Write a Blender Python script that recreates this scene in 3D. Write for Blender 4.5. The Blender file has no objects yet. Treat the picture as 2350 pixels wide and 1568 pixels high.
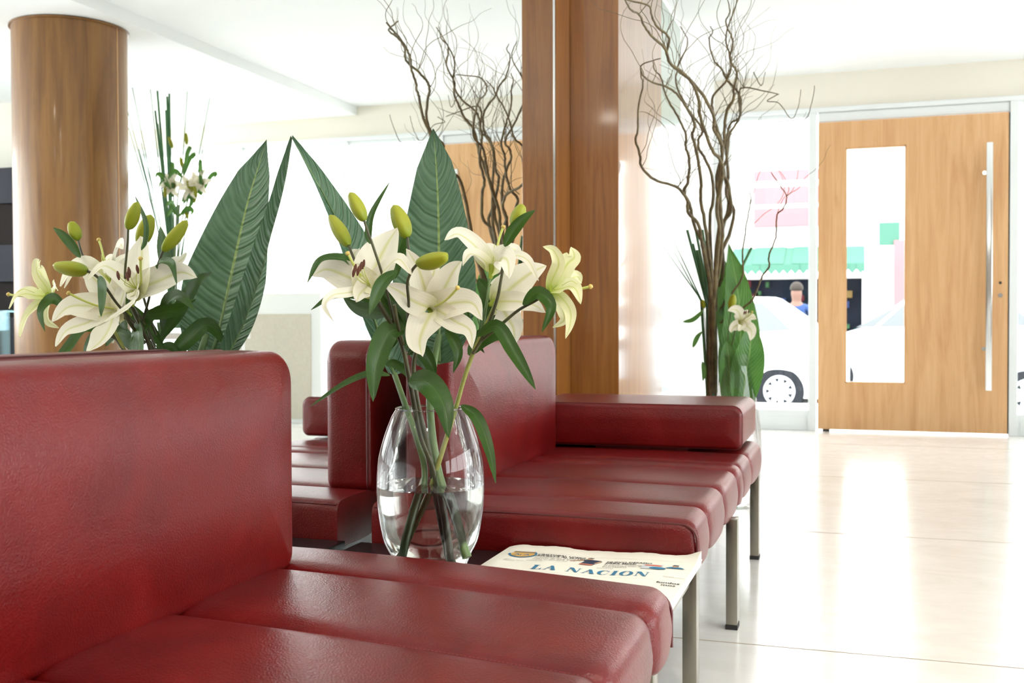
import bpy, bmesh, math, random
from mathutils import Vector, Matrix
PI = math.pi
sc = bpy.context.scene
# ---------------------------------------------------------------- camera, light, exposure
cd = bpy.data.cameras.new('camera'); cam = bpy.data.objects.new('camera', cd); sc.collection.objects.link(cam); sc.camera = cam
YAW, PITCH, ROLL = 0.31444, 0.02065, -0.00359
fw = Vector((-math.sin(YAW)*math.cos(PITCH), math.cos(YAW)*math.cos(PITCH), -math.sin(PITCH)))
rt = Vector((math.cos(YAW), math.sin(YAW), 0)); up = rt.cross(fw)
r2 = rt*math.cos(ROLL)+up*math.sin(ROLL); u2 = up*math.cos(ROLL)-rt*math.sin(ROLL)
cam.matrix_world = Matrix(((r2.x, u2.x, -fw.x, 1.136), (r2.y, u2.y, -fw.y, 0), (r2.z, u2.z, -fw.z, 0.84), (0, 0, 0, 1)))
cd.sensor_width = 36; cd.lens = 2449/2350*36; cd.clip_start = 0.02; cd.clip_end = 200
cd.dof.use_dof = True; cd.dof.focus_distance = 2.1; cd.dof.aperture_fstop = 8.0
w = bpy.data.worlds.new('daylight'); sc.world = w; w.use_nodes = True
bg = w.node_tree.nodes['Background']; bg.inputs[0].default_value = (0.97, 0.985, 1.0, 1); bg.inputs[1].default_value = 5.0
sc.view_settings.view_transform = 'Standard'; sc.view_settings.look = 'None'; sc.view_settings.gamma = 1
sc.view_settings.use_curve_mapping = False; sc.view_settings.exposure = 1.06
cy = sc.cycles
cy.use_denoising = True; cy.max_bounces = 10; cy.diffuse_bounces = 5; cy.glossy_bounces = 6; cy.transmission_bounces = 10
cy.transparent_max_bounces = 24; cy.sample_clamp_indirect = 4; cy.caustics_refractive = False; cy.caustics_reflective = True
def portal(name, loc, sx, sy, rot):
    l = bpy.data.lights.new(name, 'AREA'); l.shape = 'RECTANGLE'; l.size = sx; l.size_y = sy; l.cycles.is_portal = True
    o = bpy.data.objects.new(name, l); sc.collection.objects.link(o); o.location = loc; o.rotation_euler = rot
portal('window_daylight', (3.4, 8.36, 1.2), 6.8, 2.4, (-PI/2, 0, 0))
portal('window_daylight', (6.93, 2.84, 1.55), 1.6, 10.9, (0, PI/2, 0))

for k, (lx, ly) in enumerate(((1.0, -.9), (2.4, -.9), (1.6, .6), (2.7, 1.6))):  # warm fill lights added under the ceiling, out of view
    l = bpy.data.lights.new('added_fill_light', 'AREA'); l.shape = 'DISK'; l.size = .16; l.energy = 9; l.color = (1, .90, .76)
    o = bpy.data.objects.new('added_fill_light', l); sc.collection.objects.link(o); o.location = (lx, ly, 2.655)

# ---------------------------------------------------------------- materials
def ramp(nt, fac, stops):
    r = nt.nodes.new('ShaderNodeValToRGB'); e = r.color_ramp.elements
    e[0].position, e[0].color = stops[0][0], (*stops[0][1], 1); e[1].position, e[1].color = stops[-1][0], (*stops[-1][1], 1)
    for p, c in stops[1:-1]:
        x = e.new(p); x.color = (*c, 1)
    nt.links.new(fac, r.inputs[0]); return r.outputs[0]
def noise(nt, vec, scale, detail=4, rough=.5, dist=0):
    n = nt.nodes.new('ShaderNodeTexNoise'); n.inputs['Scale'].default_value = scale; n.inputs['Detail'].default_value = detail
    n.inputs['Roughness'].default_value = rough; n.inputs['Distortion'].default_value = dist
    nt.links.new(vec, n.inputs['Vector']); return n.outputs['Fac']
def coords(nt, kind='Object', scale=(1, 1, 1)):
    t = nt.nodes.new('ShaderNodeTexCoord'); m = nt.nodes.new('ShaderNodeMapping'); m.inputs['Scale'].default_value = scale
    nt.links.new(t.outputs[kind], m.inputs[0]); return m.outputs[0]
def bump(nt, h, strength, dist, bsdf, prev=None):
    b = nt.nodes.new('ShaderNodeBump'); b.inputs['Strength'].default_value = strength; b.inputs['Distance'].default_value = dist
    nt.links.new(h, b.inputs['Height'])
    if prev: nt.links.new(prev, b.inputs['Normal'])
    nt.links.new(b.outputs[0], bsdf.inputs['Normal']); return b.outputs[0]
def mat(name, col, rough=.5, metal=0, spec=.5, coat=0, alpha=None):
    m = bpy.data.materials.new(name); m.use_nodes = True; b = m.node_tree.nodes['Principled BSDF']
    b.inputs['Base Color'].default_value = (*col, 1); b.inputs['Roughness'].default_value = rough; b.inputs['Metallic'].default_value = metal
    b.inputs['Specular IOR Level'].default_value = spec; b.inputs['Coat Weight'].default_value = coat
    return m
def speck(m, c0, c1, scale=6, kind='Object', sc3=(1, 1, 1)):
    nt = m.node_tree; b = nt.nodes['Principled BSDF']
    f = noise(nt, coords(nt, kind, sc3), scale); nt.links.new(ramp(nt, f, [(.3, c0), (.7, c1)]), b.inputs['Base Color']); return m
def wood(name, dark, mid, light, rough, coat=0, sxy=9.0):
    m = mat(name, mid, rough, coat=coat); nt = m.node_tree; b = nt.nodes['Principled BSDF']
    v = coords(nt, 'Object', (sxy, sxy, .55)); f = noise(nt, v, 1.6, 5, .6, 1.6)
    v2 = coords(nt, 'Object', (90, 90, 2.2)); f2 = noise(nt, v2, 2.0, 3, .6, .3)
    mx = nt.nodes.new('ShaderNodeMath'); mx.operation = 'MULTIPLY_ADD'; mx.inputs[1].default_value = .28
    nt.links.new(f2, mx.inputs[0]); nt.links.new(f, mx.inputs[2])
    c = ramp(nt, mx.outputs[0], [(.42, dark), (.62, mid), (.82, light)]); nt.links.new(c, b.inputs['Base Color'])
    bump(nt, f2, .06, .002, b); b.inputs['Coat Roughness'].default_value = .08; return m
M = {}
# red leather with fine grain and soft creases
m = mat('red_leather', (.22, .013, .014), .34, spec=.40); nt = m.node_tree; b = nt.nodes['Principled BSDF']
g = nt.nodes.new('ShaderNodeTexVoronoi'); g.feature = 'SMOOTH_F1'; g.inputs['Scale'].default_value = 380; nt.links.new(coords(nt), g.inputs['Vector'])
f = noise(nt, coords(nt), 5, 5, .6, .6); nt.links.new(ramp(nt, f, [(.3, (.092, .0016, .0016)), (.55, (.130, .0026, .0026)), (.8, (.165, .0060, .0055))]), b.inputs['Base Color'])
n1 = bump(nt, g.outputs['Distance'], .38, .0014, b)
f3 = noise(nt, coords(nt, 'Object', (1.2, .5, 1.2)), 9, 4, .55, 1.5); bump(nt, f3, .08, .012, b, n1)
M['leather'] = m
M['piping'] = mat('red_leather_piping', (.09, .005, .006), .4)
M['stitch'] = mat('red_thread', (.26, .035, .03), .7)
M['wood_pillar'] = wood('glossy_cherry_veneer', (.165, .052, .006), (.24, .086, .012), (.30, .122, .022), .32, coat=.95)
M['wood_column'] = wood('cherry_column_veneer', (.15, .060, .012), (.225, .100, .023), (.29, .138, .036), .38, coat=.12, sxy=6)
M['wood_door'] = wood('light_beech_veneer', (.60, .315, .135), (.69, .395, .185), (.76, .465, .235), .42, sxy=7)
M['steel'] = mat('brushed_steel', (.30, .28, .235), .27, 1)
nt = M['steel'].node_tree; f = noise(nt, coords(nt, 'Object', (300, 300, 4)), 2, 3); bump(nt, f, .1, .001, nt.nodes['Principled BSDF'])
M['chrome'] = mat('polished_steel', (.8, .82, .83), .15, 1)
M['white_metal'] = speck(mat('white_painted_metal', (.82, .85, .86), .35), (.80, .83, .84), (.84, .87, .88), 3)
M['white_paint'] = speck(mat('white_wall_paint', (.86, .87, .86), .7), (.85, .86, .85), (.88, .885, .875), 2)
M['ceiling'] = speck(mat('white_ceiling_paint', (.90, .91, .91), .8), (.89, .905, .91), (.92, .925, .925), 1.5)
M['cream'] = speck(mat('cream_wall_paint', (.85, .81, .71), .7), (.84, .80, .70), (.86, .82, .72), 2)
M['pale_green'] = speck(mat('pale_green_lacquer', (.42, .49, .44), .15), (.415, .485, .435), (.43, .50, .45), 2)
M['black'] = mat('black_laminate', (.012, .011, .012), .25)
M['rubber'] = mat('black_rubber', (.02, .02, .02), .7)
M['dark'] = mat('dark_shadow_gap', (.03, .03, .03), .6)
m = mat('polished_cream_stone_floor', (.80, .79, .76), .16, spec=.6); nt = m.node_tree; b = nt.nodes['Principled BSDF']
f = noise(nt, coords(nt, 'Object', (1, 2.2, 1)), 2.2, 6, .6, 1.2); nt.links.new(ramp(nt, f, [(.3, (.73, .715, .675)), (.55, (.79, .78, .755)), (.75, (.82, .81, .79))]), b.inputs['Base Color'])
f = noise(nt, coords(nt, 'Object', (1, 3, 1)), 14, 5, .7, .8); nt.links.new(ramp(nt, f, [(.3, (.13,)*3), (.75, (.26,)*3)]), b.inputs['Roughness'])
M['floor'] = m
M['grout'] = mat('brown_grout', (.34, .27, .18), .8)
M['paper'] = speck(mat('newsprint', (.80, .76, .66), .85), (.78, .74, .64), (.83, .79, .69), 12)
M['ink'] = mat('black_ink', (.035, .035, .04), .8)
M['grey_ink'] = mat('grey_ink', (.16, .155, .15), .8)
M['blue_ink'] = mat('blue_ink', (.02, .16, .30), .7)
M['gold_ink'] = mat('ochre_ink', (.62, .36, .09), .7)
M['pale_ink'] = mat('pale_blue_ink', (.55, .58, .60), .8)
M['red_ink'] = mat('red_ink', (.55, .16, .10), .8)
M['skin_ink'] = mat('tan_ink', (.55, .32, .2), .8)
M['navy_ink'] = mat('navy_ink', (.02, .03, .07), .8)
m = bpy.data.materials.new('mirror_silvering'); m.use_nodes = True; nt = m.node_tree; nt.nodes.clear()
o = nt.nodes.new('ShaderNodeOutputMaterial'); g = nt.nodes.new('ShaderNodeBsdfAnisotropic'); g.inputs['Color'].default_value = (.94, .965, .96, 1); g.inputs['Roughness'].default_value = 0.0
nt.links.new(g.outputs[0], o.inputs[0]); M['mirror'] = m
def thin_glass(name, tint, f0=1.0, base=.0, ior=1.45):
    m = bpy.data.materials.new(name); m.use_nodes = True; nt = m.node_tree; nt.nodes.clear()
    o = nt.nodes.new('ShaderNodeOutputMaterial'); t = nt.nodes.new('ShaderNodeBsdfTransparent'); t.inputs[0].default_value = (*tint, 1)
    g = nt.nodes.new('ShaderNodeBsdfAnisotropic'); g.inputs['Color'].default_value = (1, 1, 1, 1); g.inputs['Roughness'].default_value = 0.02
    fr = nt.nodes.new('ShaderNodeFresnel'); fr.inputs[0].default_value = ior
    mu = nt.nodes.new('ShaderNodeMath'); mu.operation = 'MULTIPLY_ADD'; mu.inputs[1].default_value = f0; mu.inputs[2].default_value = base
    nt.links.new(fr.outputs[0], mu.inputs[0]); mx = nt.nodes.new('ShaderNodeMixShader'); nt.links.new(mu.outputs[0], mx.inputs[0])
    nt.links.new(t.outputs[0], mx.inputs[1]); nt.links.new(g.outputs[0], mx.inputs[2]); nt.links.new(mx.outputs[0], o.inputs[0]); return m
M['pane'] = thin_glass('clear_window_glass', (.97, .985, .98), .6)
M['vase_glass'] = thin_glass('clear_vase_glass', (.975, .975, .98), .75, .01)
M['counter_glass'] = thin_glass('blue_tinted_glass', (.65, .85, .92), 1.0, .05)
m = mat('vase_water', (.93, .95, .90), 0.0); b = m.node_tree.nodes['Principled BSDF']; b.inputs['Transmission Weight'].default_value = 1; b.inputs['IOR'].default_value = 1.33
M['water'] = m
# plants
def petalmat(name, base, tip, trans=.35):
    m = mat(name, base, .45, spec=.35); nt = m.node_tree; b = nt.nodes['Principled BSDF']
    t = nt.nodes.new('ShaderNodeTexCoord'); s = nt.nodes.new('ShaderNodeSeparateXYZ'); nt.links.new(t.outputs['UV'], s.inputs[0])
    c0 = ramp(nt, s.outputs[1], [(0.0, base), (.38, tip), (1, tip)])
    d1 = nt.nodes.new('ShaderNodeMath'); d1.operation = 'SUBTRACT'; nt.links.new(s.outputs[0], d1.inputs[0]); d1.inputs[1].default_value = .5
    d2 = nt.nodes.new('ShaderNodeMath'); d2.operation = 'ABSOLUTE'; nt.links.new(d1.outputs[0], d2.inputs[0])
    k = ramp(nt, d2.outputs[0], [(0, (.75,)*3), (.045, (.35,)*3), (.10, (0, 0, 0))]); mz = nt.nodes.new('ShaderNodeMix'); mz.data_type = 'RGBA'
    nt.links.new(k, mz.inputs[0]); nt.links.new(c0, mz.inputs[6]); mz.inputs[7].default_value = (base[0]*.8+.12, base[1]*.8+.12, base[2], 1); c = mz.outputs[2]; nt.links.new(c, b.inputs['Base Color'])
    wv = nt.nodes.new('ShaderNodeMath'); wv.operation = 'MULTIPLY'; wv.inputs[1].default_value = 60; nt.links.new(s.outputs[0], wv.inputs[0])
    sn = nt.nodes.new('ShaderNodeMath'); sn.operation = 'SINE'; nt.links.new(wv.outputs[0], sn.inputs[0]); bump(nt, sn.outputs[0], .12, .0006, b)
    tr = nt.nodes.new('ShaderNodeBsdfTranslucent'); nt.links.new(c, tr.inputs[0]); mx = nt.nodes.new('ShaderNodeMixShader'); mx.inputs[0].default_value = trans
    o = nt.nodes['Material Output']; nt.links.new(b.outputs[0], mx.inputs[1]); nt.links.new(tr.outputs[0], mx.inputs[2]); nt.links.new(mx.outputs[0], o.inputs[0]); return m
M['petal'] = petalmat('white_lily_petal', (.60, .62, .18), (.86, .825, .70))
M['petal_green'] = petalmat('pale_green_lily_petal', (.45, .55, .08), (.76, .75, .46))
M['bud'] = petalmat('yellow_green_bud', (.20, .27, .010), (.31, .33, .022), .12)
def leafmat(name, dark, light, rib, freq, slant, strength, rough=.35, trans=.12, ribw=.035):
    m = mat(name, dark, rough, spec=.5); nt = m.node_tree; b = nt.nodes['Principled BSDF']; N = nt.nodes.new; L = nt.links.new
    def math_(op, a, bb=None, c=None):
        x = N('ShaderNodeMath'); x.operation = op
        for i, v in enumerate((a, bb, c)):
            if v is None: continue
            if isinstance(v, (int, float)): x.inputs[i].default_value = v
            else: L(v, x.inputs[i])
        return x.outputs[0]
    t = N('ShaderNodeTexCoord'); s = N('ShaderNodeSeparateXYZ'); L(t.outputs['UV'], s.inputs[0])
    av = math_('ABSOLUTE', math_('SUBTRACT', s.outputs[0], .5))
    q = math_('MULTIPLY', av, av)
    ph = math_('SUBTRACT', math_('MULTIPLY', s.outputs[1], freq), math_('ADD', math_('MULTIPLY', av, slant), math_('MULTIPLY', q, slant*1.2)))
    wob = noise(nt, t.outputs['UV'], 5, 2); ph = math_('ADD', ph, math_('MULTIPLY', wob, 1.2))
    sn = math_('SINE', ph); sh = math_('POWER', math_('ABSOLUTE', sn), 6.0)
    fine = math_('SINE', math_('MULTIPLY', ph, 5.0))
    big = noise(nt, coords(nt, 'Object'), 14, 4)
    k = math_('ADD', math_('MULTIPLY', sh, .35), big)
    c = ramp(nt, k, [(.3, dark), (.9, light)])
    mk = math_('LESS_THAN', av, ribw); mix = N('ShaderNodeMix'); mix.data_type = 'RGBA'; L(mk, mix.inputs[0]); L(c, mix.inputs[6]); mix.inputs[7].default_value = (*rib, 1)
    L(mix.outputs[2], b.inputs['Base Color'])
    h = math_('ADD', math_('MULTIPLY', sh, 1.0), math_('ADD', math_('MULTIPLY', fine, .12), math_('MULTIPLY', mk, 1.4)))
    bump(nt, h, strength, .003, b)
    tr = N('ShaderNodeBsdfTranslucent'); tr.inputs[0].default_value = (light[0]*1.6, light[1]*1.6, light[2], 1); mx = N('ShaderNodeMixShader'); mx.inputs[0].default_value = trans
    o = nt.nodes['Material Output']; L(b.outputs[0], mx.inputs[1]); L(tr.outputs[0], mx.inputs[2]); L(mx.outputs[0], o.inputs[0]); return m
M['big_leaf'] = leafmat('broad_veined_leaf', (.030, .085, .042), (.085, .165, .095), (.22, .31, .09), 60, 8, 1.0, .38, .10, .018)
M['lily_leaf'] = leafmat('dark_lily_leaf', (.014, .055, .005), (.048, .122, .010), (.06, .13, .015), 0.0001, 60, .4, .28, .10, .02)
M['bg_leaf'] = leafmat('mid_green_leaf', (.035, .13, .02), (.10, .26, .05), (.2, .35, .1), 50, 20, .3, .35, .15, .02)
M['stem'] = speck(mat('brown_green_stem', (.05, .05, .02), .4), (.03, .032, .015), (.085, .085, .03), 20)
M['stem_green'] = speck(mat('green_stalk', (.10, .17, .05), .35), (.07, .13, .04), (.14, .22, .07), 20)
M['stem_yellow'] = speck(mat('yellow_green_stem', (.28, .30, .06), .4), (.20, .24, .05), (.36, .36, .09), 30)
M['willow'] = speck(mat('willow_bark', (.10, .075, .03), .55), (.065, .045, .02), (.17, .13, .055), 30)
M['reed'] = speck(mat('green_reed', (.05, .16, .06), .45), (.03, .11, .04), (.07, .2, .08), 10)
M['anther'] = mat('rust_brown_anther', (.10, .03, .015), .8)
M['pistil'] = mat('yellow_green_pistil', (.50, .55, .12), .4)
M['stigma'] = mat('ochre_stigma', (.55, .40, .10), .5)

# ---------------------------------------------------------------- mesh helpers
def link(o, parent=None):
    sc.collection.objects.link(o)
    if parent: o.parent = parent
    return o
def obj(name, bm, m, parent=None, smooth=True, loc=None):
    me = bpy.data.meshes.new(name); bmesh.ops.recalc_face_normals(bm, faces=bm.faces) if smooth != 'keep' else None
    bm.to_mesh(me); bm.free()
    for mm in (m if isinstance(m, (list, tuple)) else [m]): me.materials.append(M[mm] if isinstance(mm, str) else mm)
    if smooth:
        for p in me.polygons: p.use_smooth = True
        try: me.set_sharp_from_angle(angle=math.radians(42))
        except Exception: pass
    o = bpy.data.objects.new(name, me); link(o, parent)
    if parent is not None: o.matrix_parent_inverse = Matrix.Translation(-parent.location)
    return o
def tag(o, label, cat, group=None, kind=None):
    if label: o['label'] = label
    if cat: o['category'] = cat
    if group: o['group'] = group
    if kind: o['kind'] = kind
    return o
def thing(name, loc, label, cat, group=None):
    o = bpy.data.objects.new(name, None); o.location = loc; o.empty_display_size = .05; link(o); return tag(o, label, cat, group)
def struct(name, bm, m, parent=None, smooth=False):
    o = obj(name, bm, m, parent, smooth)
    if parent is None: o['kind'] = 'structure'
    return o
def box(bm, x0, x1, y0, y1, z0, z1, bev=0, seg=2):
    r = bmesh.ops.create_cube(bm, size=1)
    for v in r['verts']: v.co = Vector(((x0+x1)/2+v.co.x*(x1-x0), (y0+y1)/2+v.co.y*(y1-y0), (z0+z1)/2+v.co.z*(z1-z0)))
    if bev:
        es = list({e for v in r['verts'] for e in v.link_edges}); bmesh.ops.bevel(bm, geom=es, offset=bev, segments=seg, affect='EDGES', profile=.5)
    return bm
def B(*a, **k): return box(bmesh.new(), *a, **k)
def spline(pts, n):
    P = [Vector(p) for p in pts]
    if len(P) == 2: return [P[0].lerp(P[1], i/(n-1)) for i in range(n)]
    Q = [P[0]*2-P[1]]+P+[P[-1]*2-P[-2]]; out = []
    segs = len(P)-1
    for i in range(n):
        t = i/(n-1)*segs; k = min(int(t), segs-1); u = t-k; a, b_, c, d = Q[k:k+4]
        out.append(.5*((2*b_)+(c-a)*u+(2*a-5*b_+4*c-d)*u*u+(3*b_-a-3*c+d)*u**3))
    return out
def tube(bm, pts, rad, n=8, res=None, cap=True):
    C = spline(pts, res) if res else [Vector(p) for p in pts]; rings = []; T0 = None; N = None
    L = len(C)
    for i, c in enumerate(C):
        T = (C[min(i+1, L-1)]-C[max(i-1, 0)]).normalized()
        if N is None: N = T.orthogonal().normalized()
        else:
            N = (N-T*N.dot(T))
            N = N.normalized() if N.length > 1e-6 else T.orthogonal().normalized()
        Bn = T.cross(N)
        if callable(rad): r = rad(i/(L-1))
        elif isinstance(rad, (tuple, list)): r = rad[0]+(rad[1]-rad[0])*i/(L-1)
        else: r = rad
        rings.append([bm.verts.new(c+N*r*math.cos(2*PI*k/n)+Bn*r*math.sin(2*PI*k/n)) for k in range(n)])
    for a, b_ in zip(rings, rings[1:]):
        for k in range(n): bm.faces.new((a[k], a[(k+1) % n], b_[(k+1) % n], b_[k]))
    if cap: bm.faces.new(rings[0][::-1]); bm.faces.new(rings[-1])
    return bm
def T(pts, rad, n=8, res=None): return tube(bmesh.new(), pts, rad, n, res)
def lathe(bm, prof, cx, cy, n=48, cap0=False, cap1=False):
    rings = [[bm.verts.new((cx+r*math.cos(2*PI*k/n), cy+r*math.sin(2*PI*k/n), z)) for k in range(n)] for r, z in prof]
    for a, b_ in zip(rings, rings[1:]):
        for k in range(n): bm.faces.new((a[k], a[(k+1) % n], b_[(k+1) % n], b_[k]))
    if cap0: bm.faces.new(rings[0][::-1])
    if cap1: bm.faces.new(rings[-1])
    return bm
def smoothprof(prof, n):
    return [(p.x, p.z) for p in spline([(r, 0, z) for r, z in prof], n)]
def ribbon(spine, width, normal, cup=.25, n=16, m=7, wave=0.0, prof=None, fold=0.0, seed=0):
    """a leaf or petal: smooth spine, width profile, cupped cross-section"""
    rnd = random.Random(seed); ph = rnd.random()*6
    bm = bmesh.new(); uvl = bm.loops.layers.uv.new('UVMap'); C = spline(spine, n); rows = []
    N0 = Vector(normal).normalized()
    for i, c in enumerate(C):
        t = i/(n-1); Tn = (C[min(i+1, n-1)]-C[max(i-1, 0)]).normalized()
        S = Tn.cross(N0); S = S.normalized() if S.length > .05 else Tn.orthogonal().normalized()
        Nn = S.cross(Tn).normalized()
        wd = width*.5*(prof(t) if prof else max(.0, math.sin(PI*min(1, t**.8*.98+.02)))**.75)
        wd = max(wd, .0004); row = []
        for j in range(m):
            v = -1+2*j/(m-1)
            row.append(bm.verts.new(c+S*wd*v+Nn*(wd*cup*(v*v-.35)+wd*fold*abs(v)+wave*width*math.sin(t*9+ph+v*2)*abs(v)*min(1, t*3))))
        rows.append(row)
    for i in range(n-1):
        for j in range(m-1):
            f = bm.faces.new((rows[i][j], rows[i][j+1], rows[i+1][j+1], rows[i+1][j]))
            for l, (a, b_) in zip(f.loops, ((j, i), (j+1, i), (j+1, i+1), (j, i+1))): l[uvl].uv = (a/(m-1), b_/(n-1))
    return bm
def prism(bm, poly, axis, a, b_):
    """polygon in a plane extruded along axis from a to b"""
    def mk(u, v, w): return {'y': (u, w, v), 'x': (w, u, v), 'z': (u, v, w)}[axis]
    A = [bm.verts.new(mk(u, v, a)) for u, v in poly]; Bv = [bm.verts.new(mk(u, v, b_)) for u, v in poly]
    bm.faces.new(A); bm.faces.new(Bv[::-1])
    for i in range(len(poly)): j = (i+1) % len(poly); bm.faces.new((A[i], Bv[i], Bv[j], A[j]))
    return bm
def rrect(u0, u1, v0, v1, radii, seg=8):
    """rounded rectangle loop; radii = bl, br, tr, tl"""
    out = []
    for (cu, cv, r, a0) in ((u0, v0, radii[0], PI), (u1, v0, radii[1], 1.5*PI), (u1, v1, radii[2], 0), (u0, v1, radii[3], .5*PI)):
        r = max(r, .002); cu = cu+r if cu == u0 else cu-r; cv = cv+r if cv == v0 else cv-r
        for k in range(seg+1): a = a0+k/seg*PI/2; out.append((cu+r*math.cos(a), cv+r*math.sin(a)))
    return out
def pad(u0, u1, v0, v1, w0, w1, axis, radii, edge=.02, bulge=.02, front=1, sides=.006):
    """an upholstered block: rounded outline in (u,v), thickness w0..w1 along axis; front=+1 bulges the w1 face, -1 the w0 face"""
    bm = bmesh.new(); rings = []
    def mk(u, v, w): return {'x': (w, u, v), 'y': (u, w, v)}[axis]
    def loop(inset, w, sb=0):
        rr = [max(.004, r-inset*.7) for r in radii]; L = rrect(u0+inset, u1-inset, v0+inset, v1-inset, rr); cu, cv = (u0+u1)/2, (v0+v1)/2
        out = []
        for u, v in L:
            if sb:
                du = (u-cu)/(u1-u0)*2; dv = (v-cv)/(v1-v0)*2
                u += sb*du*max(0, 1-dv*dv); v += sb*dv*max(0, 1-du*du)
            out.append(bm.verts.new(mk(u, v, w)))
        return out
    a, b_ = (w0, w1); s = 1 if b_ > a else -1
    be = .008; K = [(be, a), (be*.3, a+s*be*.3), (0, a+s*be)]
    for i in range(1, 5): t = i/5; K.append((0, a+s*be+(b_-a-s*be-s*edge)*t))
    for i in range(0, 6): th = i/5*PI/2; K.append((edge*(1-math.cos(th)), b_-s*edge+s*edge*math.sin(th)))
    mid = min(u1-u0, v1-v0)/2
    for i in range(1, 7):
        t = i/6; ins = edge+(mid*.78-edge)*t; K.append((ins, b_+s*bulge*math.sin(t*PI/2)))
    n_front = len(K)
    for i, (ins, w) in enumerate(K):
        sb = sides*math.sin(PI*min(1, i/9)) if i < 12 else 0
        rings.append(loop(ins, w, sb))
    for r1, r2_ in zip(rings, rings[1:]):
        n = len(r1)
        for k in range(n): bm.faces.new((r1[k], r1[(k+1) % n], r2_[(k+1) % n], r2_[k]))
    bm.faces.new(rings[0][::-1]); bm.faces.new(rings[-1])
    bmesh.ops.remove_doubles(bm, verts=bm.verts, dist=.0002)
    return bm
def stitches(path, step=.007, r=.0006):
    """a row of small raised thread stitches along a polyline"""
    bm = bmesh.new(); C = spline(path, 200); acc = 0; last = C[0]; 
    dist = [0]
    for a, b_ in zip(C, C[1:]): dist.append(dist[-1]+(b_-a).length)
    def at(s):
        for i in range(len(C)-1):
            if dist[i+1] >= s: return C[i].lerp(C[i+1], (s-dist[i])/max(1e-9, dist[i+1]-dist[i]))
        return C[-1]
    s = 0
    while s+step*.6 < dist[-1]:
        tube(bm, [at(s), at(s+step*.6)], r, 4); s += step
    return bm

# ---------------------------------------------------------------- the room
D = 8.283; H = 2.66; HL = 2.585; RX = 6.9; BY = -2.6
struct('floor', B(-.02, RX, BY, D+.02, -.12, 0), 'floor')
def grout(p, q, wd=.0035):
    p, q = Vector(p), Vector(q); d = (q-p).normalized(); s = Vector((-d.y, d.x, 0))*wd/2; bm = bmesh.new()
    A = [bm.verts.new(v) for v in (p-s, q-s, q+s, p+s)]; Bt = [bm.verts.new(v.co-Vector((0, 0, .01))) for v in A]
    bm.faces.new(A); bm.faces.new(Bt[::-1])
    for k in range(4): bm.faces.new((A[k], Bt[k], Bt[(k+1) % 4], A[(k+1) % 4]))
    return bm
gy = 2.79
bmg = bmesh.new()
for k in range(-3, 4):
    yy = gy+k*1.55
    if BY < yy < D: box(bmg, 0.0, RX, yy-.0016, yy+.0016, -.004, .0006)
for xx in (0.55, 2.35, 4.15, 5.95): box(bmg, xx-.0012, xx+.0012, BY, D, -.004, .0005)
o = struct('trim_floor_joints', bmg, 'grout')
FX = 2.94
struct('ceiling', B(-.3, FX, BY, D+.3, H, H+.15), 'ceiling')
struct('ceiling', B(FX, RX+.2, BY, D+.3, HL, HL+.22), 'ceiling')
struct('wall_left', B(-.35, -.02, BY, 4.05, 0, H), 'white_paint')
struct('wall_left', B(-.35, .08, 5.26, D+.12, 0, H), 'white_paint')
M['taupe'] = speck(mat('taupe_wall_paint', (.22, .19, .16), .7), (.21, .18, .15), (.23, .20, .17), 2)
struct('wall_back', B(-.35, RX+.2, BY-.2, BY, 0, H+.1), 'taupe')
# facade: header, frames, rails
struct('wall_front', B(.08, RX+.2, D, D+.12, 2.40, H), 'cream')
struct('trim_1', B(.08, RX, D-.035, D+.10, 2.366, 2.402, bev=.006), 'white_metal')
struct('trim_2', B(.845, 2.142, D-.012, D+.07, 2.296, 2.364, bev=.004), 'white_metal')
posts = [(.08, .212), (.777, .832), (2.144, 2.200), (3.02, 3.08), (4.05, 4.11), (5.1, 5.16), (6.1, 6.16), (6.82, 6.9)]
for i, (a, b_) in enumerate(posts): struct('trim_%d' % (3+i), B(a, b_, D-.03, D+.09, 0, 2.366, bev=.004), 'white_metal')
def window(n, x0, x1, low=.153):
    f = B(x0, x1, D-.01, D+.07, 0, low, bev=.003); box(f, x0+.02, x1-.02, D-.016, D-.01, .03, low-.05); box(f, x0, x1, D-.01, D+.07, 2.336, 2.366, bev=.003)
    o = struct('window_%d' % n, f, 'white_metal'); g = obj('window_pane', B(x0, x1, D+.02, D+.026, low, 2.336), 'pane', o, False); return o
gaps = [(.212, .777), (2.200, 3.02), (3.08, 4.05), (4.11, 5.1), (5.16, 6.1), (6.16, 6.82)]
for i, (a, b_) in enumerate(gaps): window(i+1, a, b_)
# right side: low wall and wide window band
rw = B(RX, RX+.12, BY, D, 0, .75); box(rw, RX, RX+.12, BY, D, 2.35, HL)
for i in range(6):
    y0 = BY+i*(D-BY)/6; y1 = BY+(i+1)*(D-BY)/6
    f = B(RX+.02, RX+.1, y0, y0+.06, .75, 2.35); box(f, RX+.02, RX+.1, y1-.04, y1, .75, 2.35)
    o = struct('window_%d' % (7+i), f, 'white_metal'); obj('window_pane', B(RX+.05, RX+.056, y0+.06, y1-.04, .75, 2.35), 'pane', o, False)
struct('wall_right', rw, 'white_paint')
# mirror
mir = obj('wall_mirror', B(-.02, 0, BY, 4.035, .02, H), ['mirror'], None, False)
tag(mir, 'large frameless wall mirror behind the red seats, reflecting lobby and column', 'mirror')
bm = bmesh.new(); box(bm, -.02, .004, 4.035, 4.05, 0, H)
obj('edge_strip', bm, 'chrome', mir, False)
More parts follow.
